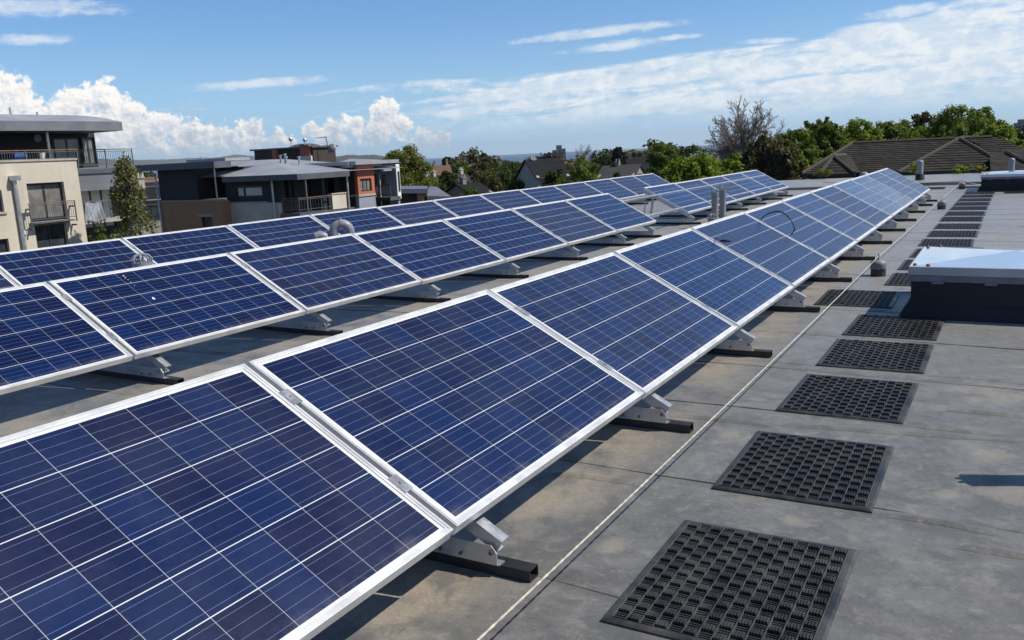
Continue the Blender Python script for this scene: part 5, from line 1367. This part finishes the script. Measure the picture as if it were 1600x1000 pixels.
house(205, 262, 292, 312, 92, M_HARL, M_SLATE, 'white terrace house with slate roof seen between birch and brick block', 0.15, ((0.5, 0.9),), 8, wins=4)
house(196, 250, 277, 283, 135, M_HARLG, M_PANTILE, 'low house with brown roof behind the white terrace', 0.1, ((0.6, 0.9),), 9, wins=0)

def estate_roof():
    D = 78
    a = atd(662, 307, D); b = atd(712, 305, D)
    B = Bld('low_estate_block', (a.x, a.y, -12), 'low brown brick block with pale purple grey roof in front of the slate roofs', 'building')
    def P(px, py, d): return atd(px, py, d)
    r = MB(); q = [P(667, 306, D), P(705, 307, D), P(682, 291.5, D + 7), P(670, 291.5, D + 7)]
    r.add([tuple(v) for v in q] + [(v.x, v.y, v.z - 0.35) for v in q], [(0, 1, 2, 3), (0, 4, 5, 1), (1, 5, 6, 2), (2, 6, 7, 3), (3, 7, 4, 0), (7, 6, 5, 4)]); B.part(r, 'sloping_roof', mat('purple_grey_roof', (0.15, 0.152, 0.19), 0.6, 0.1, 0.1, 0.7))
    r = MB(); q = [P(624, 295, D), P(668, 295, D), P(668, 290.5, D + 6), P(624, 290.5, D + 6)]
    r.add([tuple(v) for v in q] + [(v.x, v.y, v.z - 0.4) for v in q], [(0, 1, 2, 3), (0, 4, 5, 1), (1, 5, 6, 2), (2, 6, 7, 3), (3, 7, 4, 0), (7, 6, 5, 4)]); B.part(r, 'upper_roof', MATS['purple_grey_roof'])
    def wallp(name, m, p0, p1, py, d):
        u = P(p0, py, d); v = P(p1, py, d); k = MB(); dd = Vector((u.x, u.y, 0)).normalized() * 2
        k.add([(u.x, u.y, u.z), (v.x, v.y, u.z), (v.x, v.y, -14), (u.x, u.y, -14), (u.x + dd.x, u.y + dd.y, u.z), (v.x + dd.x, v.y + dd.y, u.z), (v.x + dd.x, v.y + dd.y, -14), (u.x + dd.x, u.y + dd.y, -14)],
              [(0, 1, 2, 3), (4, 7, 6, 5), (0, 4, 5, 1), (1, 5, 6, 2), (3, 2, 6, 7), (0, 3, 7, 4)]); B.part(k, name, m)
    wallp('brick_wall', M_DKBRICK, 627, 638, 296.5, D + 0.6); wallp('dark_wall', M_DARKCLAD, 638.2, 651, 296.6, D + 0.8); wallp('red_brick_wall', M_BRICKW, 651.2, 662, 295.9, D + 0.5); wallp('shaded_wall', M_DARKCLAD, 662.2, 700, 308.5, D + 1.2)
estate_roof()

# scattered far houses: one small kind with wall and roof, copied
def far_houses():
    rn = random.Random(11)
    kinds = []
    for wall, roof, wn, rname in ((M_HARL, M_SLATE2, 'pale', 'grey'), (M_SAND, M_PANTILE, 'sandstone', 'brown'), (M_HARLG, M_SLATE, 'grey', 'dark')):
        root = empty('house', (0, 0, 0)); w = MB(); w.box(-6, 6, 0, 8, 0, 6.5); w.prism([(0, 6.5), (8, 6.5), (4, 9.6)], 'x', -6, -5.7); w.prism([(0, 6.5), (8, 6.5), (4, 9.6)], 'x', 5.7, 6); w.build('wall', wall, root)
        t = MB(); t.prism([(-0.4, 6.3), (-0.4, 6.5), (4, 9.9), (8.4, 6.5), (8.4, 6.3), (4, 9.7)], 'x', -6.3, 6.3); r = t.build('roof', roof, root)
        c = MB(); c.box(-5.2, -4.2, 3.5, 4.5, 8.6, 11.2).box(4.0, 5.0, 3.5, 4.5, 8.6, 11.2); c.build('chimney', wall, r)
        kinds.append([root, wn, rname, False])
    for i in range(34):
        px = 664 + rn.random() * 400; D = 420 + rn.random() * 1500
        if i % 6 == 0: px = 195 + rn.random() * 60
        k = kinds[i % 3]; o = k[0] if not k[3] else copy_tree(k[0]); k[3] = True
        p = atd(px, 240, D); gz = -9.6 - 0.012 * max(0, D - 90) if D < 900 else -19.3 - (D - 900) * 0.0075
        o.location = (p.x, p.y, gz - 0.5); o.rotation_euler = (0, 0, rn.random() * 3.1)
        tag(o, f'tiny far-off {k[1]} house with {k[2]} roof among the trees towards the sea', 'house', f'far-off {k[1]} houses with {k[2]} roofs')
far_houses()

def office_tower():
    D = 1500; a = atd(863, 242, D); b = atd(884, 242, D); ang = math.atan2((b - a).y, (b - a).x); W = (b - a).length
    zt = atd(870, 227, D).z; zb = -38
    root = empty('office_tower', (a.x, a.y, zb), (0, 0, ang)); tag(root, 'hazy blue grey office block with curved front on the sea horizon', 'building')
    g = mat('far_glass_tower', (0.13, 0.17, 0.25), 0.4, 0.2, 0.1, 0.05)
    H = zt - zb
    for nm, x0, x1, h in (('left_wing', 0, 0.30, 0.84), ('centre_block', 0.302, 0.72, 1.0), ('right_wing', 0.722, 1.0, 0.88)):
        m = MB(); m.box(W * x0, W * x1, 0 if nm != 'centre_block' else -2, 16, 0, H * h)
        w = m.build(nm, g, root)
        k = MB()
        for q in range(6):
            z = H * h - 3 - q * 3.4; k.box(W * x0 + 0.8, W * x1 - 0.8, -2.06 if nm == 'centre_block' else -0.06, -2.003 if nm == 'centre_block' else -0.003, z - 1.5, z)
        k.build('window', M_GLASS, w)
    p = ony; m = MB(); m.box(W * 1.01, W * 3.6, 4, 20, 0, H * 0.42); m.build('podium', g, root)
office_tower()
def flats_tower():
    D = 600; a = atd(1583, 205, D); b = atd(1612, 205, D); ang = math.atan2((b - a).y, (b - a).x); W = (b - a).length
    zt = atd(1590, 192, D).z; zb = -25
    root = empty('tower_block', (a.x, a.y, zb), (0, 0, ang)); tag(root, 'grey residential tower block above the trees at the right edge', 'building')
    g = mat('far_grey_tower', (0.20, 0.20, 0.215), 0.6, 0, 0.1, 0.05); H = zt - zb
    m = MB(); m.box(0, W, 0, 14, 0, H); m.build('wall', g, root)
    m = MB(); m.box(W * .2, W * .6, 4, 10, H + 0.002, H + 2); m.build('roof_hut', g, root)
    for q in range(8):
        k = MB(); z = H - 2 - q * 2.8
        for c in range(4): k.box(W * (0.06 + 0.24 * c), W * (0.22 + 0.24 * c), -0.06, -0.003, z - 1.4, z)
        k.build('window', M_GLASS, root)
flats_tower()

def car():
    p = atd(238, 352, 112); z = p.z - 1.0
    root = empty('parked_car', (p.x, p.y, z), (0, 0, R(100))); tag(root, 'white parked car glimpsed between the birch and the brick block', 'car')
    b = MB(); b.prism([(-2.1, 0.35), (2.1, 0.35), (2.15, 0.75), (1.3, 0.92), (0.6, 1.45), (-1.2, 1.48), (-1.9, 0.95), (-2.15, 0.8)], 'y', -0.85, 0.85); b.build('body', M_WHITE, root, bevel=0.08)
    g = MB(); g.prism([(1.05, 0.97), (0.55, 1.38), (-1.1, 1.41), (-1.6, 1.0)], 'y', -0.862, 0.862); g.build('window', M_GLASS, root)
    for x in (-1.35, 1.35):
        for y in (-0.78, 0.78):
            w = MB(); w.tube([(x, y - 0.1, 0.32), (x, y + 0.1, 0.32)], 0.32, 14); w.build('wheel', M_RUBBER, root)
car()
def boat():
    D = 5200; p = atd(762, 246.0, D); root = empty('sailing_boat', (p.x, p.y, -40)); tag(root, 'tiny white sail on the sea horizon', 'boat')
    h = MB(); h.prism([(-7, 2), (7, 2), (5, 0), (-5, 0)], 'y', -2, 2); h.build('hull', M_WHITE, root)
    s = MB(); s.prism([(-5, 2.5), (5, 2.5), (0, 22)], 'y', -0.2, 0.2); s.build('sail', M_WHITE, root)
boat()

# ================================================================== TREES
def ground_z(D): return -9.6 - 0.012 * max(0, D - 90) if D < 900 else -19.3 - (D - 900) * 0.0075
def np_mesh(name, verts, faces, m, parent=None, loc=None):
    me = bpy.data.meshes.new(name); nv = len(verts); nf = len(faces)
    me.vertices.add(nv); me.vertices.foreach_set('co', np.asarray(verts, dtype=np.float32).ravel())
    k = faces.shape[1]; me.loops.add(nf * k); me.loops.foreach_set('vertex_index', faces.astype(np.int32).ravel())
    me.polygons.add(nf); me.polygons.foreach_set('loop_start', np.arange(0, nf * k, k, dtype=np.int32))
    me.update(calc_edges=True); me.validate(); me.materials.append(m)
    o = bpy.data.objects.new(name, me); COL.objects.link(o); o.parent = parent
    if loc is not None: o.location = loc
    return o
def leaves(rg, centres, radii, n, size, squash=0.8):
    """small bent leaf cards gathered round twig tips"""
    nc = len(centres); w = radii ** 2; w = w / w.sum(); ci = rg.choice(nc, n, p=w)
    d = rg.normal(size=(n, 3)); d /= np.linalg.norm(d, axis=1)[:, None]
    rr = rg.random(n) ** 0.45
    rr *= 0.75 + 0.5 * rg.random(n)
    pos = centres[ci] + d * (rr * radii[ci])[:, None] * np.array([1, 1, squash])
    nr = d * 0.7 + rg.normal(scale=0.8, size=(n, 3)) + np.array([0, 0, 0.35]); nr /= np.linalg.norm(nr, axis=1)[:, None]
    u = np.cross(nr, rg.normal(size=(n, 3))); u /= np.linalg.norm(u, axis=1)[:, None]; v = np.cross(nr, u)
    s = size * (0.55 + 0.9 * rg.random(n))[:, None]
    a = pos - u * s; b = pos + v * s * 0.62 + nr * s * .18; c = pos + u * s; e = pos - v * s * 0.62 + nr * s * .12
    verts = np.stack([a, b, c, e], 1).reshape(-1, 3); faces = np.arange(4 * n).reshape(n, 4)
    return verts, faces
def limbs(rn, base, tips, r0, h, mb):
    top = Vector((base.x, base.y, base.z + h))
    k = 5; pts = [base + (top - base) * (i / k) + Vector((rn.uniform(-1, 1), rn.uniform(-1, 1), 0)) * r0 * 0.6 * (i > 0) for i in range(k + 1)]
    mb.tube(pts, [r0 * (1.25 if i == 0 else 1 - 0.75 * i / k) for i in range(k + 1)], 8)
    for t in tips:
        s = pts[rn.randint(2, k)]; t = Vector(t); m = s.lerp(t, 0.5) + Vector((0, 0, -0.06 * (t - s).length))
        mb.tube([s, m, t], [r0 * 0.34, r0 * 0.2, r0 * 0.05], 5)
def tree(label, px, top_py, half_px, D, lm, n=4200, size=0.24, dens=4.6, group='trees behind the roof', shape='round', name='tree', nclump=130, crown_h=None, seed=0, bark=None, base_z=None, lean=0):
    p = atd(px, top_py, D); W = half_px * D / FPX * 1.22; gz = base_z if base_z is not None else ground_z(D)
    H = p.z - gz; ch = crown_h or min(H * 0.88, W * 2.3)
    n = int(n * dens); size *= 0.56
    rg = np.random.default_rng(seed + int(px) * 7 + int(D)); rn = random.Random(seed + int(px))
    base = Vector((p.x, p.y, gz)); root = empty(name, base); tag(root, label, 'tree', group)
    cz = H - ch / 2
    cs = []; rs = []
    tries = 0
    while len(cs) < nclump and tries < 5000:
        tries += 1
        q = rg.uniform(-1, 1, 3); l = np.linalg.norm(q)
        if shape == 'round':
            if l > 1 or l < 0.30: continue
            f = 1.0
        elif shape == 'cone':
            f = (1 - q[2]) / 2
            if math.hypot(q[0], q[1]) > 1: continue
        elif shape == 'column':
            f = 1 - 0.55 * max(0, q[2]) ** 1.5
            if math.hypot(q[0], q[1]) > 1: continue
        else:
            f = 1.0
        k = rg.uniform(0.11, 0.27) if shape != 'cone' else rg.uniform(0.14, 0.24)
        fx = f * (1 - k * 0.8)
        cs.append([q[0] * W * fx, q[1] * W * fx, cz + q[2] * ch / 2 * (1 - k * 0.6)]); rs.append(k * W * rg.uniform(0.8, 1.2))
    for _ in range(14):
        q = rg.normal(size=3); q *= 0.55 * rg.random() ** 0.4 / (np.linalg.norm(q) + 1e-6); f = (1 - q[2]) / 2 if shape == 'cone' else 1.0
        cs.append([q[0] * W * f, q[1] * W * f, cz + q[2] * ch / 2]); rs.append(W * f * rg.uniform(0.30, 0.42))
    cs = np.array(cs); rs = np.array(rs)
    # a few stray sprays past the outline
    ex = cs[rg.choice(len(cs), max(4, nclump // 6))]; d = ex - np.array([0, 0, cz]); d /= np.linalg.norm(d, axis=1)[:, None] + 1e-6
    cs = np.vstack([cs, ex + d * W * 0.16]); rs = np.concatenate([rs, np.full(len(ex), 0.10 * W)])
    v, f = leaves(rg, cs, rs, n, size)
    np_mesh('crown', v, f, lm, root)
    mb = MB(); tips = cs[rg.choice(len(cs), min(16, len(cs)), replace=False)]
    limbs(rn, Vector((0, 0, -0.4)), tips, max(0.12, H * 0.022), max(H - ch * 0.5, H * 0.4), mb)
    mb.build('trunk', bark or M_BARK, root)
    return root
def twig_tree(label, px, top_py, half_px, D, m, name='bare_tree', depth=6, seed=1, group='trees behind the roof', leaf=None, nleaf=0, lsize=0.16, r0=0.34, base_z=None, spread=0.62, first=0.30):
    p = atd(px, top_py, D); gz = base_z if base_z is not None else ground_z(D); H = p.z - gz; W = half_px * D / FPX
    rn = random.Random(seed); base = Vector((p.x, p.y, gz)); root = empty(name, base); tag(root, label, 'tree', group)
    segs = []; tips = []
    def grow(a, d, L, r, k):
        b = a + d * L; segs.append((a, b, r, r * 0.68))
        if k == 0: tips.append(b); return
        n = rn.choice((2, 3, 3)) if k > 1 else rn.choice((2, 3))
        for i in range(n):
            ax = d.orthogonal().normalized(); ax.rotate(Matrix.Rotation(rn.uniform(0, 6.28), 3, d))
            nd = d.copy(); nd.rotate(Matrix.Rotation(rn.uniform(0.25, spread), 3, ax)); nd = (nd + Vector((0, 0, 0.10))).normalized()
            grow(b, nd, L * rn.uniform(0.62, 0.86), r * 0.64, k - 1)
        if k > 2 and rn.random() < 0.6:
            c = a.lerp(b, rn.uniform(0.4, 0.8)); ax = d.orthogonal().normalized(); ax.rotate(Matrix.Rotation(rn.uniform(0, 6.28), 3, d)); nd = d.copy(); nd.rotate(Matrix.Rotation(rn.uniform(0.6, 1.1), 3, ax))
            grow(c, nd.normalized(), L * 0.6, r * 0.45, k - 2)
    grow(Vector((0, 0, -0.3)), Vector((0.02, 0.02, 1)).normalized(), H * first, r0, depth)
    # fit the grown tree to its real height and width
    P = np.array([[*s[0], *s[1]] for s in segs]); zmax = P[:, [2, 5]].max(); wx = np.percentile(np.abs(P[:, [0, 1, 3, 4]]), 98)
    sx, sz = W / wx, H / zmax
    P[:, [0, 1, 3, 4]] *= sx; P[:, [2, 5]] *= sz
    A, Bp = P[:, :3], P[:, 3:]; ra = np.array([s[2] for s in segs]); rb = np.array([s[3] for s in segs])
    ra = np.maximum(ra, 0.016); rb = np.maximum(rb, 0.012)
    d = Bp - A; d /= np.linalg.norm(d, axis=1)[:, None] + 1e-9; ref = np.where(np.abs(d[:, 2:3]) > 0.9, np.array([[1.0, 0, 0]]), np.array([[0, 0, 1.0]]))
    u = np.cross(d, ref); u /= np.linalg.norm(u, axis=1)[:, None]; w = np.cross(d, u); n = len(A); vs = []
    for q, (C_, r) in enumerate(((A, ra), (Bp, rb))):
        for j in range(4):
            a = j * math.pi / 2; vs.append(C_ + (u * math.cos(a) + w * math.sin(a)) * r[:, None])
    V = np.stack(vs, 1).reshape(-1, 3); idx = np.arange(n)[:, None] * 8
    F = np.concatenate([idx + np.array([[j, (j + 1) % 4, 4 + (j + 1) % 4, 4 + j]]) for j in range(4)])
    big = (ra > 0.055); fb = np.tile(big, 4)
    keep = ~fb
    def sub(F): 
        us, inv = np.unique(F, return_inverse=True); return V[us], inv.reshape(F.shape)
    v1, f1 = sub(F[fb]); np_mesh('trunk', v1, f1, m, root)
    v2, f2 = sub(F[keep]); np_mesh('crown', v2, f2, m, root)
    if leaf:
        T_ = np.array([list(t) for t in tips]) * np.array([sx, sx, sz]); rg = np.random.default_rng(seed); c = T_[rg.choice(len(T_), min(len(T_), 900), replace=False)]
        v, f = leaves(rg, c, np.full(len(c), W * 0.09), nleaf, lsize); np_mesh('foliage', v, f, leaf, root)
    return root

def fan_tree(label, px, top_py, half_px, D, m, seed=1, group='trees behind the roof', base_z=None, fork=0.64, limbs_n=21):
    p = atd(px, top_py, D); gz = base_z if base_z is not None else ground_z(D); H = p.z - gz; W = half_px * D / FPX
    rn = random.Random(seed); root = empty('bare_tree', (p.x, p.y, gz)); tag(root, label, 'tree', group)
    tr = MB(); hf = H * fork
    tr.tube([(0, 0, -0.4), (0.05, 0, hf * 0.5), (0.0, 0.05, hf), (0.1, 0, hf * 1.2)], [0.36, 0.30, 0.24, 0.12], 10); tr.build('trunk', m, root)
    mb = MB()
    def branch(a, d, L, r, lev):
        k = 4 if lev < 2 else 2
        pts = [a]; q = a.copy(); dd = d.copy()
        for i in range(k):
            dd = (dd + Vector((rn.uniform(-1, 1), rn.uniform(-1, 1), rn.uniform(-0.6, 1.0))) * 0.20).normalized(); q = q + dd * (L / k); pts.append(q.copy())
        mb.tube(pts, [max(0.012, r * (1 - 0.72 * i / k)) for i in range(k + 1)], 5 if lev < 2 else 3, cap=False)
        if lev >= 3: return
        n = (11, 8, 5)[lev]
        for i in range(n):
            t = 0.22 + 0.78 * (i + rn.random()) / n; t = min(t, 0.99); j = min(k - 1, int(t * k)); s = pts[j].lerp(pts[j + 1], t * k - j)
            base = (pts[j + 1] - pts[j]).normalized(); ax = base.orthogonal(); ax.rotate(Matrix.Rotation(rn.uniform(0, 6.28), 3, base)); nd = base.copy(); nd.rotate(Matrix.Rotation(rn.uniform(0.35, 0.85), 3, ax))
            nd = (nd + Vector((0, 0, 0.06))).normalized(); branch(s, nd, L * rn.uniform(0.30, 0.46) * (1.15 - 0.45 * t), r * 0.42 * (1.1 - 0.4 * t), lev + 1)
    for i in range(limbs_n):
        a = i * 2.39996 + rn.uniform(-.2, .2); f = (i + 0.5) / limbs_n; pol = R(5 + 83 * f ** 0.62)
        tip = Vector((math.cos(a) * math.sin(pol) * W * 0.95, math.sin(a) * math.sin(pol) * W * 0.95, hf + (H - hf) * 0.86 * math.cos(pol) + 0.02 * H * math.sin(pol)))
        s = Vector((0, 0, hf * rn.uniform(0.78, 1.12))); v = tip - s
        branch(s, (v.normalized() + Vector((0, 0, 0.04))).normalized(), v.length, 0.10, 0)
    mb.build('crown', m, root)
    return root

# right-hand belt of trees, from far to near
tree('dark green tree filling the belt behind the bare tree', 1080, 224, 36, 130, L_DARK, 5200, 0.30, seed=1)
tree('round dark green tree left of the tall bare tree', 1036, 222, 22, 150, L_MID, 4200, 0.30, seed=2)
tree('mid green tree right of the brown twiggy tree, its top level with the ridge', 1242, 197, 36, 88, L_MID, 5200, 0.25, seed=3)
tree('bright green young tree at the left corner of the tiled roof', 1232, 226, 30, 78, L_BRIGHT, 4200, 0.22, seed=4)
tree('tall narrow mid green tree above the left hip of the tiled roof', 1284, 182, 27, 98, L_MID, 5200, 0.26, seed=5)
tree('broad mid green tree behind the left half of the tiled ridge', 1338, 183, 38, 104, L_BRIGHT, 6000, 0.27, seed=6)
tree('leafy green tree behind the middle of the tiled ridge', 1396, 179, 36, 108, L_MID, 6000, 0.27, seed=7)
twig_tree('brown budding tree between two green trees behind the ridge', 1443, 177, 34, 128, M_TWIGDK, 'budding_tree', 6, 5, leaf=L_BROWN, nleaf=4200, lsize=0.24)
tree('tallest dark green tree with broad domed crown behind the ridge end', 1490, 161, 48, 112, L_MID, 8000, 0.28, seed=8)
tree('domed green tree just right of the tallest crown', 1529, 165, 32, 118, L_MID, 5200, 0.28, seed=9)
tree('yellow green tree at the right behind the small tiled roofs', 1556, 186, 28, 104, L_BRIGHT, 5000, 0.26, seed=10)
tree('dark tree at the right edge of the belt', 1594, 193, 28, 126, L_DARK, 4600, 0.30, seed=11)
tree('dark tree beyond the right edge of the view', 1645, 190, 36, 122, L_DARK, 4600, 0.30, seed=12)
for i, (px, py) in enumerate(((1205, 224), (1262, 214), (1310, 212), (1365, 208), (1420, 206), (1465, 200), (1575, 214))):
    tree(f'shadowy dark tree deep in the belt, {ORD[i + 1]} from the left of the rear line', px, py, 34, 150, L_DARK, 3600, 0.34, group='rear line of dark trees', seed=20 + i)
fan_tree('tall bare grey tree with spreading twigs against the sky', 1160, 161, 56, 84, M_BARETWIG, 3)
twig_tree('dense brown twiggy tree below and right of the bare tree', 1192, 207, 52, 74, M_TWIGDK, 'budding_tree', 7, 9, leaf=L_BROWN, nleaf=7000, lsize=0.17, r0=0.22)
twig_tree('low brown twiggy tree behind the bright green pair', 1125, 225, 40, 92, M_TWIGDK, 'budding_tree', 6, 12, leaf=L_BROWN, nleaf=6000, lsize=0.2, r0=0.2)
tree('bright green tree, left one of the pair above the short panel block', 1078, 236, 46, 52, L_BRIGHT, 8500, 0.17, seed=30, crown_h=5.5, nclump=95)
tree('bright green tree, right one of the pair above the short panel block', 1136, 233, 38, 56, L_BRIGHT, 7500, 0.17, seed=31, crown_h=5.5, nclump=90)
# middle distance
tree('olive green tree rising above the apartment block end', 633, 220, 39, 112, L_OLIVE, 8500, 0.24, group='trees in the village', seed=40, crown_h=10.5, nclump=80)
tree('round mid green tree in front of the grey roofed house', 905, 247, 36, 98, L_MID, 6500, 0.22, group='trees in the village', seed=41, nclump=80)
tree('dark tree left of the grey roofed house', 797, 247, 30, 190, L_DARK, 5200, 0.36, group='trees in the village', seed=42)
tree('darkest spreading conifer against the office block', 853, 238, 30, 155, L_BLACK, 5200, 0.30, group='trees in the village', seed=43)
tree('dark narrow columnar tree on the skyline', 965, 230, 9, 300, L_BLACK, 2400, 0.34, group='trees in the village', shape='column', seed=44)
tree('dark green domed tree on the skyline left of the belt', 1031, 222, 20, 230, L_MID, 3200, 0.42, group='trees in the village', seed=45)
tree('pale olive tree right of the columnar tree', 985, 232, 10, 320, L_OLIVE, 1500, 0.5, group='trees in the village', seed=46)
tree('broad pale olive tree on the skyline', 1003, 232, 16, 330, L_OLIVE, 2200, 0.5, group='trees in the village', seed=47)
fan_tree('small bare round tree on the skyline beside the office block', 911, 224, 15, 330, M_BARETWIG, 5, 'trees in the village', limbs_n=9)
twig_tree('brown bare tree below the sail on the sea', 757, 241, 26, 260, M_TWIGDK, 'bare_tree', 6, 23, group='trees in the village', leaf=L_BROWN, nleaf=2600, lsize=0.4, r0=0.5)
twig_tree('brown leafless bush in front of the slate roofs', 765, 268, 28, 120, M_TWIGDK, 'bare_tree', 6, 25, group='trees in the village', leaf=L_BROWN, nleaf=2600, lsize=0.2, r0=0.25)
tree('green tree in the gap right of the brown tiled house', 721, 249, 16, 260, L_MID, 2600, 0.42, group='trees in the village', seed=48)
tree('small dark tree on the skyline above the brown tiled house', 698, 244, 8, 330, L_BLACK, 1400, 0.42, group='trees in the village', seed=49)
tree('low dark tree under the grey roofed house', 815, 276, 30, 110, L_DARK, 4200, 0.24, group='trees in the village', seed=50)
tree('dark bushy tree at the right end of the slate roof cluster', 790, 262, 26, 140, L_DARK, 3600, 0.3, group='trees in the village', seed=51)
tree('dark tree right of the round mid green tree', 1062, 240, 24, 105, L_DARK, 3600, 0.26, group='trees in the village', seed=52)
tree('green bush top peeping over the back panel row', 1000, 272, 22, 58, L_BRIGHT, 3000, 0.17, group='trees in the village', seed=53)
tree('olive bush among the slate roofs', 683, 300, 14, 105, L_BROWN, 1800, 0.2, group='trees in the village', seed=54)
tree('dark scrubby tree below the slate roofs', 724, 302, 22, 98, L_BROWN, 2600, 0.2, group='trees in the village', seed=55)
for i, (px, py, hw, D, lm) in enumerate(((868, 262, 16, 100, L_DARK), (960, 268, 16, 110, L_DARK), (700, 262, 14, 130, L_DARK), (668, 282, 12, 122, L_DARK), (812, 252, 22, 150, L_DARK), (835, 262, 18, 125, L_DARK), (880, 256, 20, 120, L_DARK), (770, 256, 22, 175, L_MID), (930, 250, 20, 170, L_DARK), (950, 262, 16, 128, L_DARK),
                                          (1050, 250, 22, 120, L_DARK), (1020, 258, 18, 130, L_DARK), (745, 262, 18, 200, L_DARK), (655, 262, 16, 170, L_OLIVE), (1000, 246, 22, 190, L_DARK), (690, 286, 12, 125, L_DARK), (735, 292, 14, 108, L_MID))):
    tree(f'{"bushy dark" if lm is L_DARK else "mid green"} tree in the village thicket, {ORD[i + 1]} of the thicket', px, py, hw, D, lm, 2600, 0.24, group='village thicket trees', seed=80 + i, nclump=60)
# far copse band, each one a copied small tree
def far_trees():
    rn = random.Random(8); protos = []
    for i, (lm, word) in enumerate(((L_DARK, 'dark'), (L_MID, 'green'), (L_BROWN, 'brownish'))):
        rg = np.random.default_rng(i); root = empty('tree', (0, 0, 0))
        cs = rg.normal(size=(26, 3)) * np.array([2.6, 2.6, 2.0]) + np.array([0, 0, 7.0]); v, f = leaves(rg, cs, np.full(26, 1.7), 900, 0.65); np_mesh('crown', v, f, lm, root)
        m = MB(); m.tube([(0, 0, -1), (0, 0, 6)], [0.4, 0.2], 6); m.build('trunk', M_BARK, root); protos.append([root, word, False])
    for i in range(84):
        q = rn.random(); D = 260 + 2600 * q ** 1.7
        px = 655 + rn.random() * 420
        if i % 7 == 0: px = 190 + rn.random() * 65
        k = protos[rn.randint(0, 2)]; o = k[0] if not k[2] else copy_tree(k[0]); k[2] = True
        p = atd(px, 240, D); s = rn.uniform(0.65, 1.25)
        o.location = (p.x, p.y, ground_z(D) - 0.3); o.scale = (s * rn.uniform(.9, 1.3), s, s); o.rotation_euler = (0, 0, rn.random() * 6)
        tag(o, f'tiny far-off {k[1]} tree among the houses towards the sea', 'tree', f'far-off {k[1]} trees')
far_trees()
# birch and bush beside the left block
def birch():
    D = 44.0; p = atd(200, 248, D); gz = -9.6; H = p.z - gz
    root = empty('birch_tree', (p.x, p.y, gz)); tag(root, 'slender birch with sparse olive leaves in front of the terrace balcony', 'tree')
    rg = np.random.default_rng(4); rn = random.Random(4); cs = []; rs = []
    for k in range(150):
        z = H * (0.34 + 0.66 * rg.random() ** 0.9); t = (z / H - 0.34) / 0.66
        W = 1.75 * (1 - t) ** 0.7 + 0.12; a = rg.random() * 6.28; r = W * rg.random() ** 0.5
        cs.append([r * math.cos(a) - 0.25 * t, r * math.sin(a), z - 0.3 * r - 0.12]); rs.append(0.22 + 0.16 * rg.random())
    cs = np.array(cs); rs = np.array(rs); v, f = leaves(rg, cs, rs, 9000, 0.075, 1.3); np_mesh('crown', v, f, L_BIRCH, root)
    mb = MB(); limbs(rn, Vector((0, 0, -0.3)), cs[::4], 0.13, H * 0.97, mb); mb.build('trunk', M_BIRCHBARK, root)
birch()
tree('dense green bush at the foot of the terrace balconies', 156, 347, 20, 42, L_MID, 3600, 0.09, group=None, name='bush', seed=60, base_z=-9.6, crown_h=4.5)
# weeds in the gutter behind the far roof edge
def weeds():
    for i, (px, py, h, lab) in enumerate(((1506, 266, 0.55, 'tallest weed with yellowish leaves on the far roof edge'), (1496, 272, 0.35, 'short weed left of the tallest one on the far roof edge'), (1531, 271, 0.34, 'small dark weed beside the far skylight'),
                                          (1281, 277, 0.42, 'weed under the small hipped bay roof'), (1291, 275, 0.45, 'second weed right of the one under the bay roof'), (1430, 259, 0.3, 'pale sprig growing beside the tall vent pipe'))):
        Y = 29.6; p = ony(px, py, Y); zb = ZR + 0.07
        root = empty('weed', (p.x, Y, zb)); tag(root, lab, 'plant', 'weeds on the far roof edge')
        H = max(0.25, p.z - zb + 0.08); rg = np.random.default_rng(i); rn = random.Random(i)
        n = 14; cs = np.stack([rg.normal(scale=0.10, size=n), rg.normal(scale=0.10, size=n), H * (0.3 + 0.7 * rg.random(n))], 1)
        v, f = leaves(rg, cs, np.full(n, 0.07), 160, 0.04); np_mesh('foliage', v, f, L_BRIGHT if i in (0, 1, 5) else L_OLIVE, root)
        m = MB()
        for c in cs[:6]: m.tube([(0, 0, 0), (c[0] * 0.5, c[1] * 0.5, c[2] * 0.6), tuple(c)], [0.008, 0.006, 0.003], 4)
        m.build('stem', M_TWIGDK, root)
weeds()

# ================================================================== HAZE
def haze():
    mb = MB(); S = 27000; mb.box(-S, S, -S, S, -42.0, 320.0)
    m = bpy.data.materials.new('haze_air'); m.use_nodes = True; T = NT(m.node_tree); T.n.remove(T.n['Principled BSDF'])
    v = T.node('ShaderNodeVolumePrincipled'); v.inputs['Color'].default_value = (0.84, 0.94, 1.0, 1); v.inputs['Density'].default_value = 3.0e-5; v.inputs['Anisotropy'].default_value = 0.2
    T.l.new(v.outputs[0], T.n['Material Output'].inputs['Volume'])
    o = mb.build('haze', m); tag(o, 'thin bluish haze over the town and sea', 'haze', kind='stuff')
HAZE = True
if HAZE: haze()
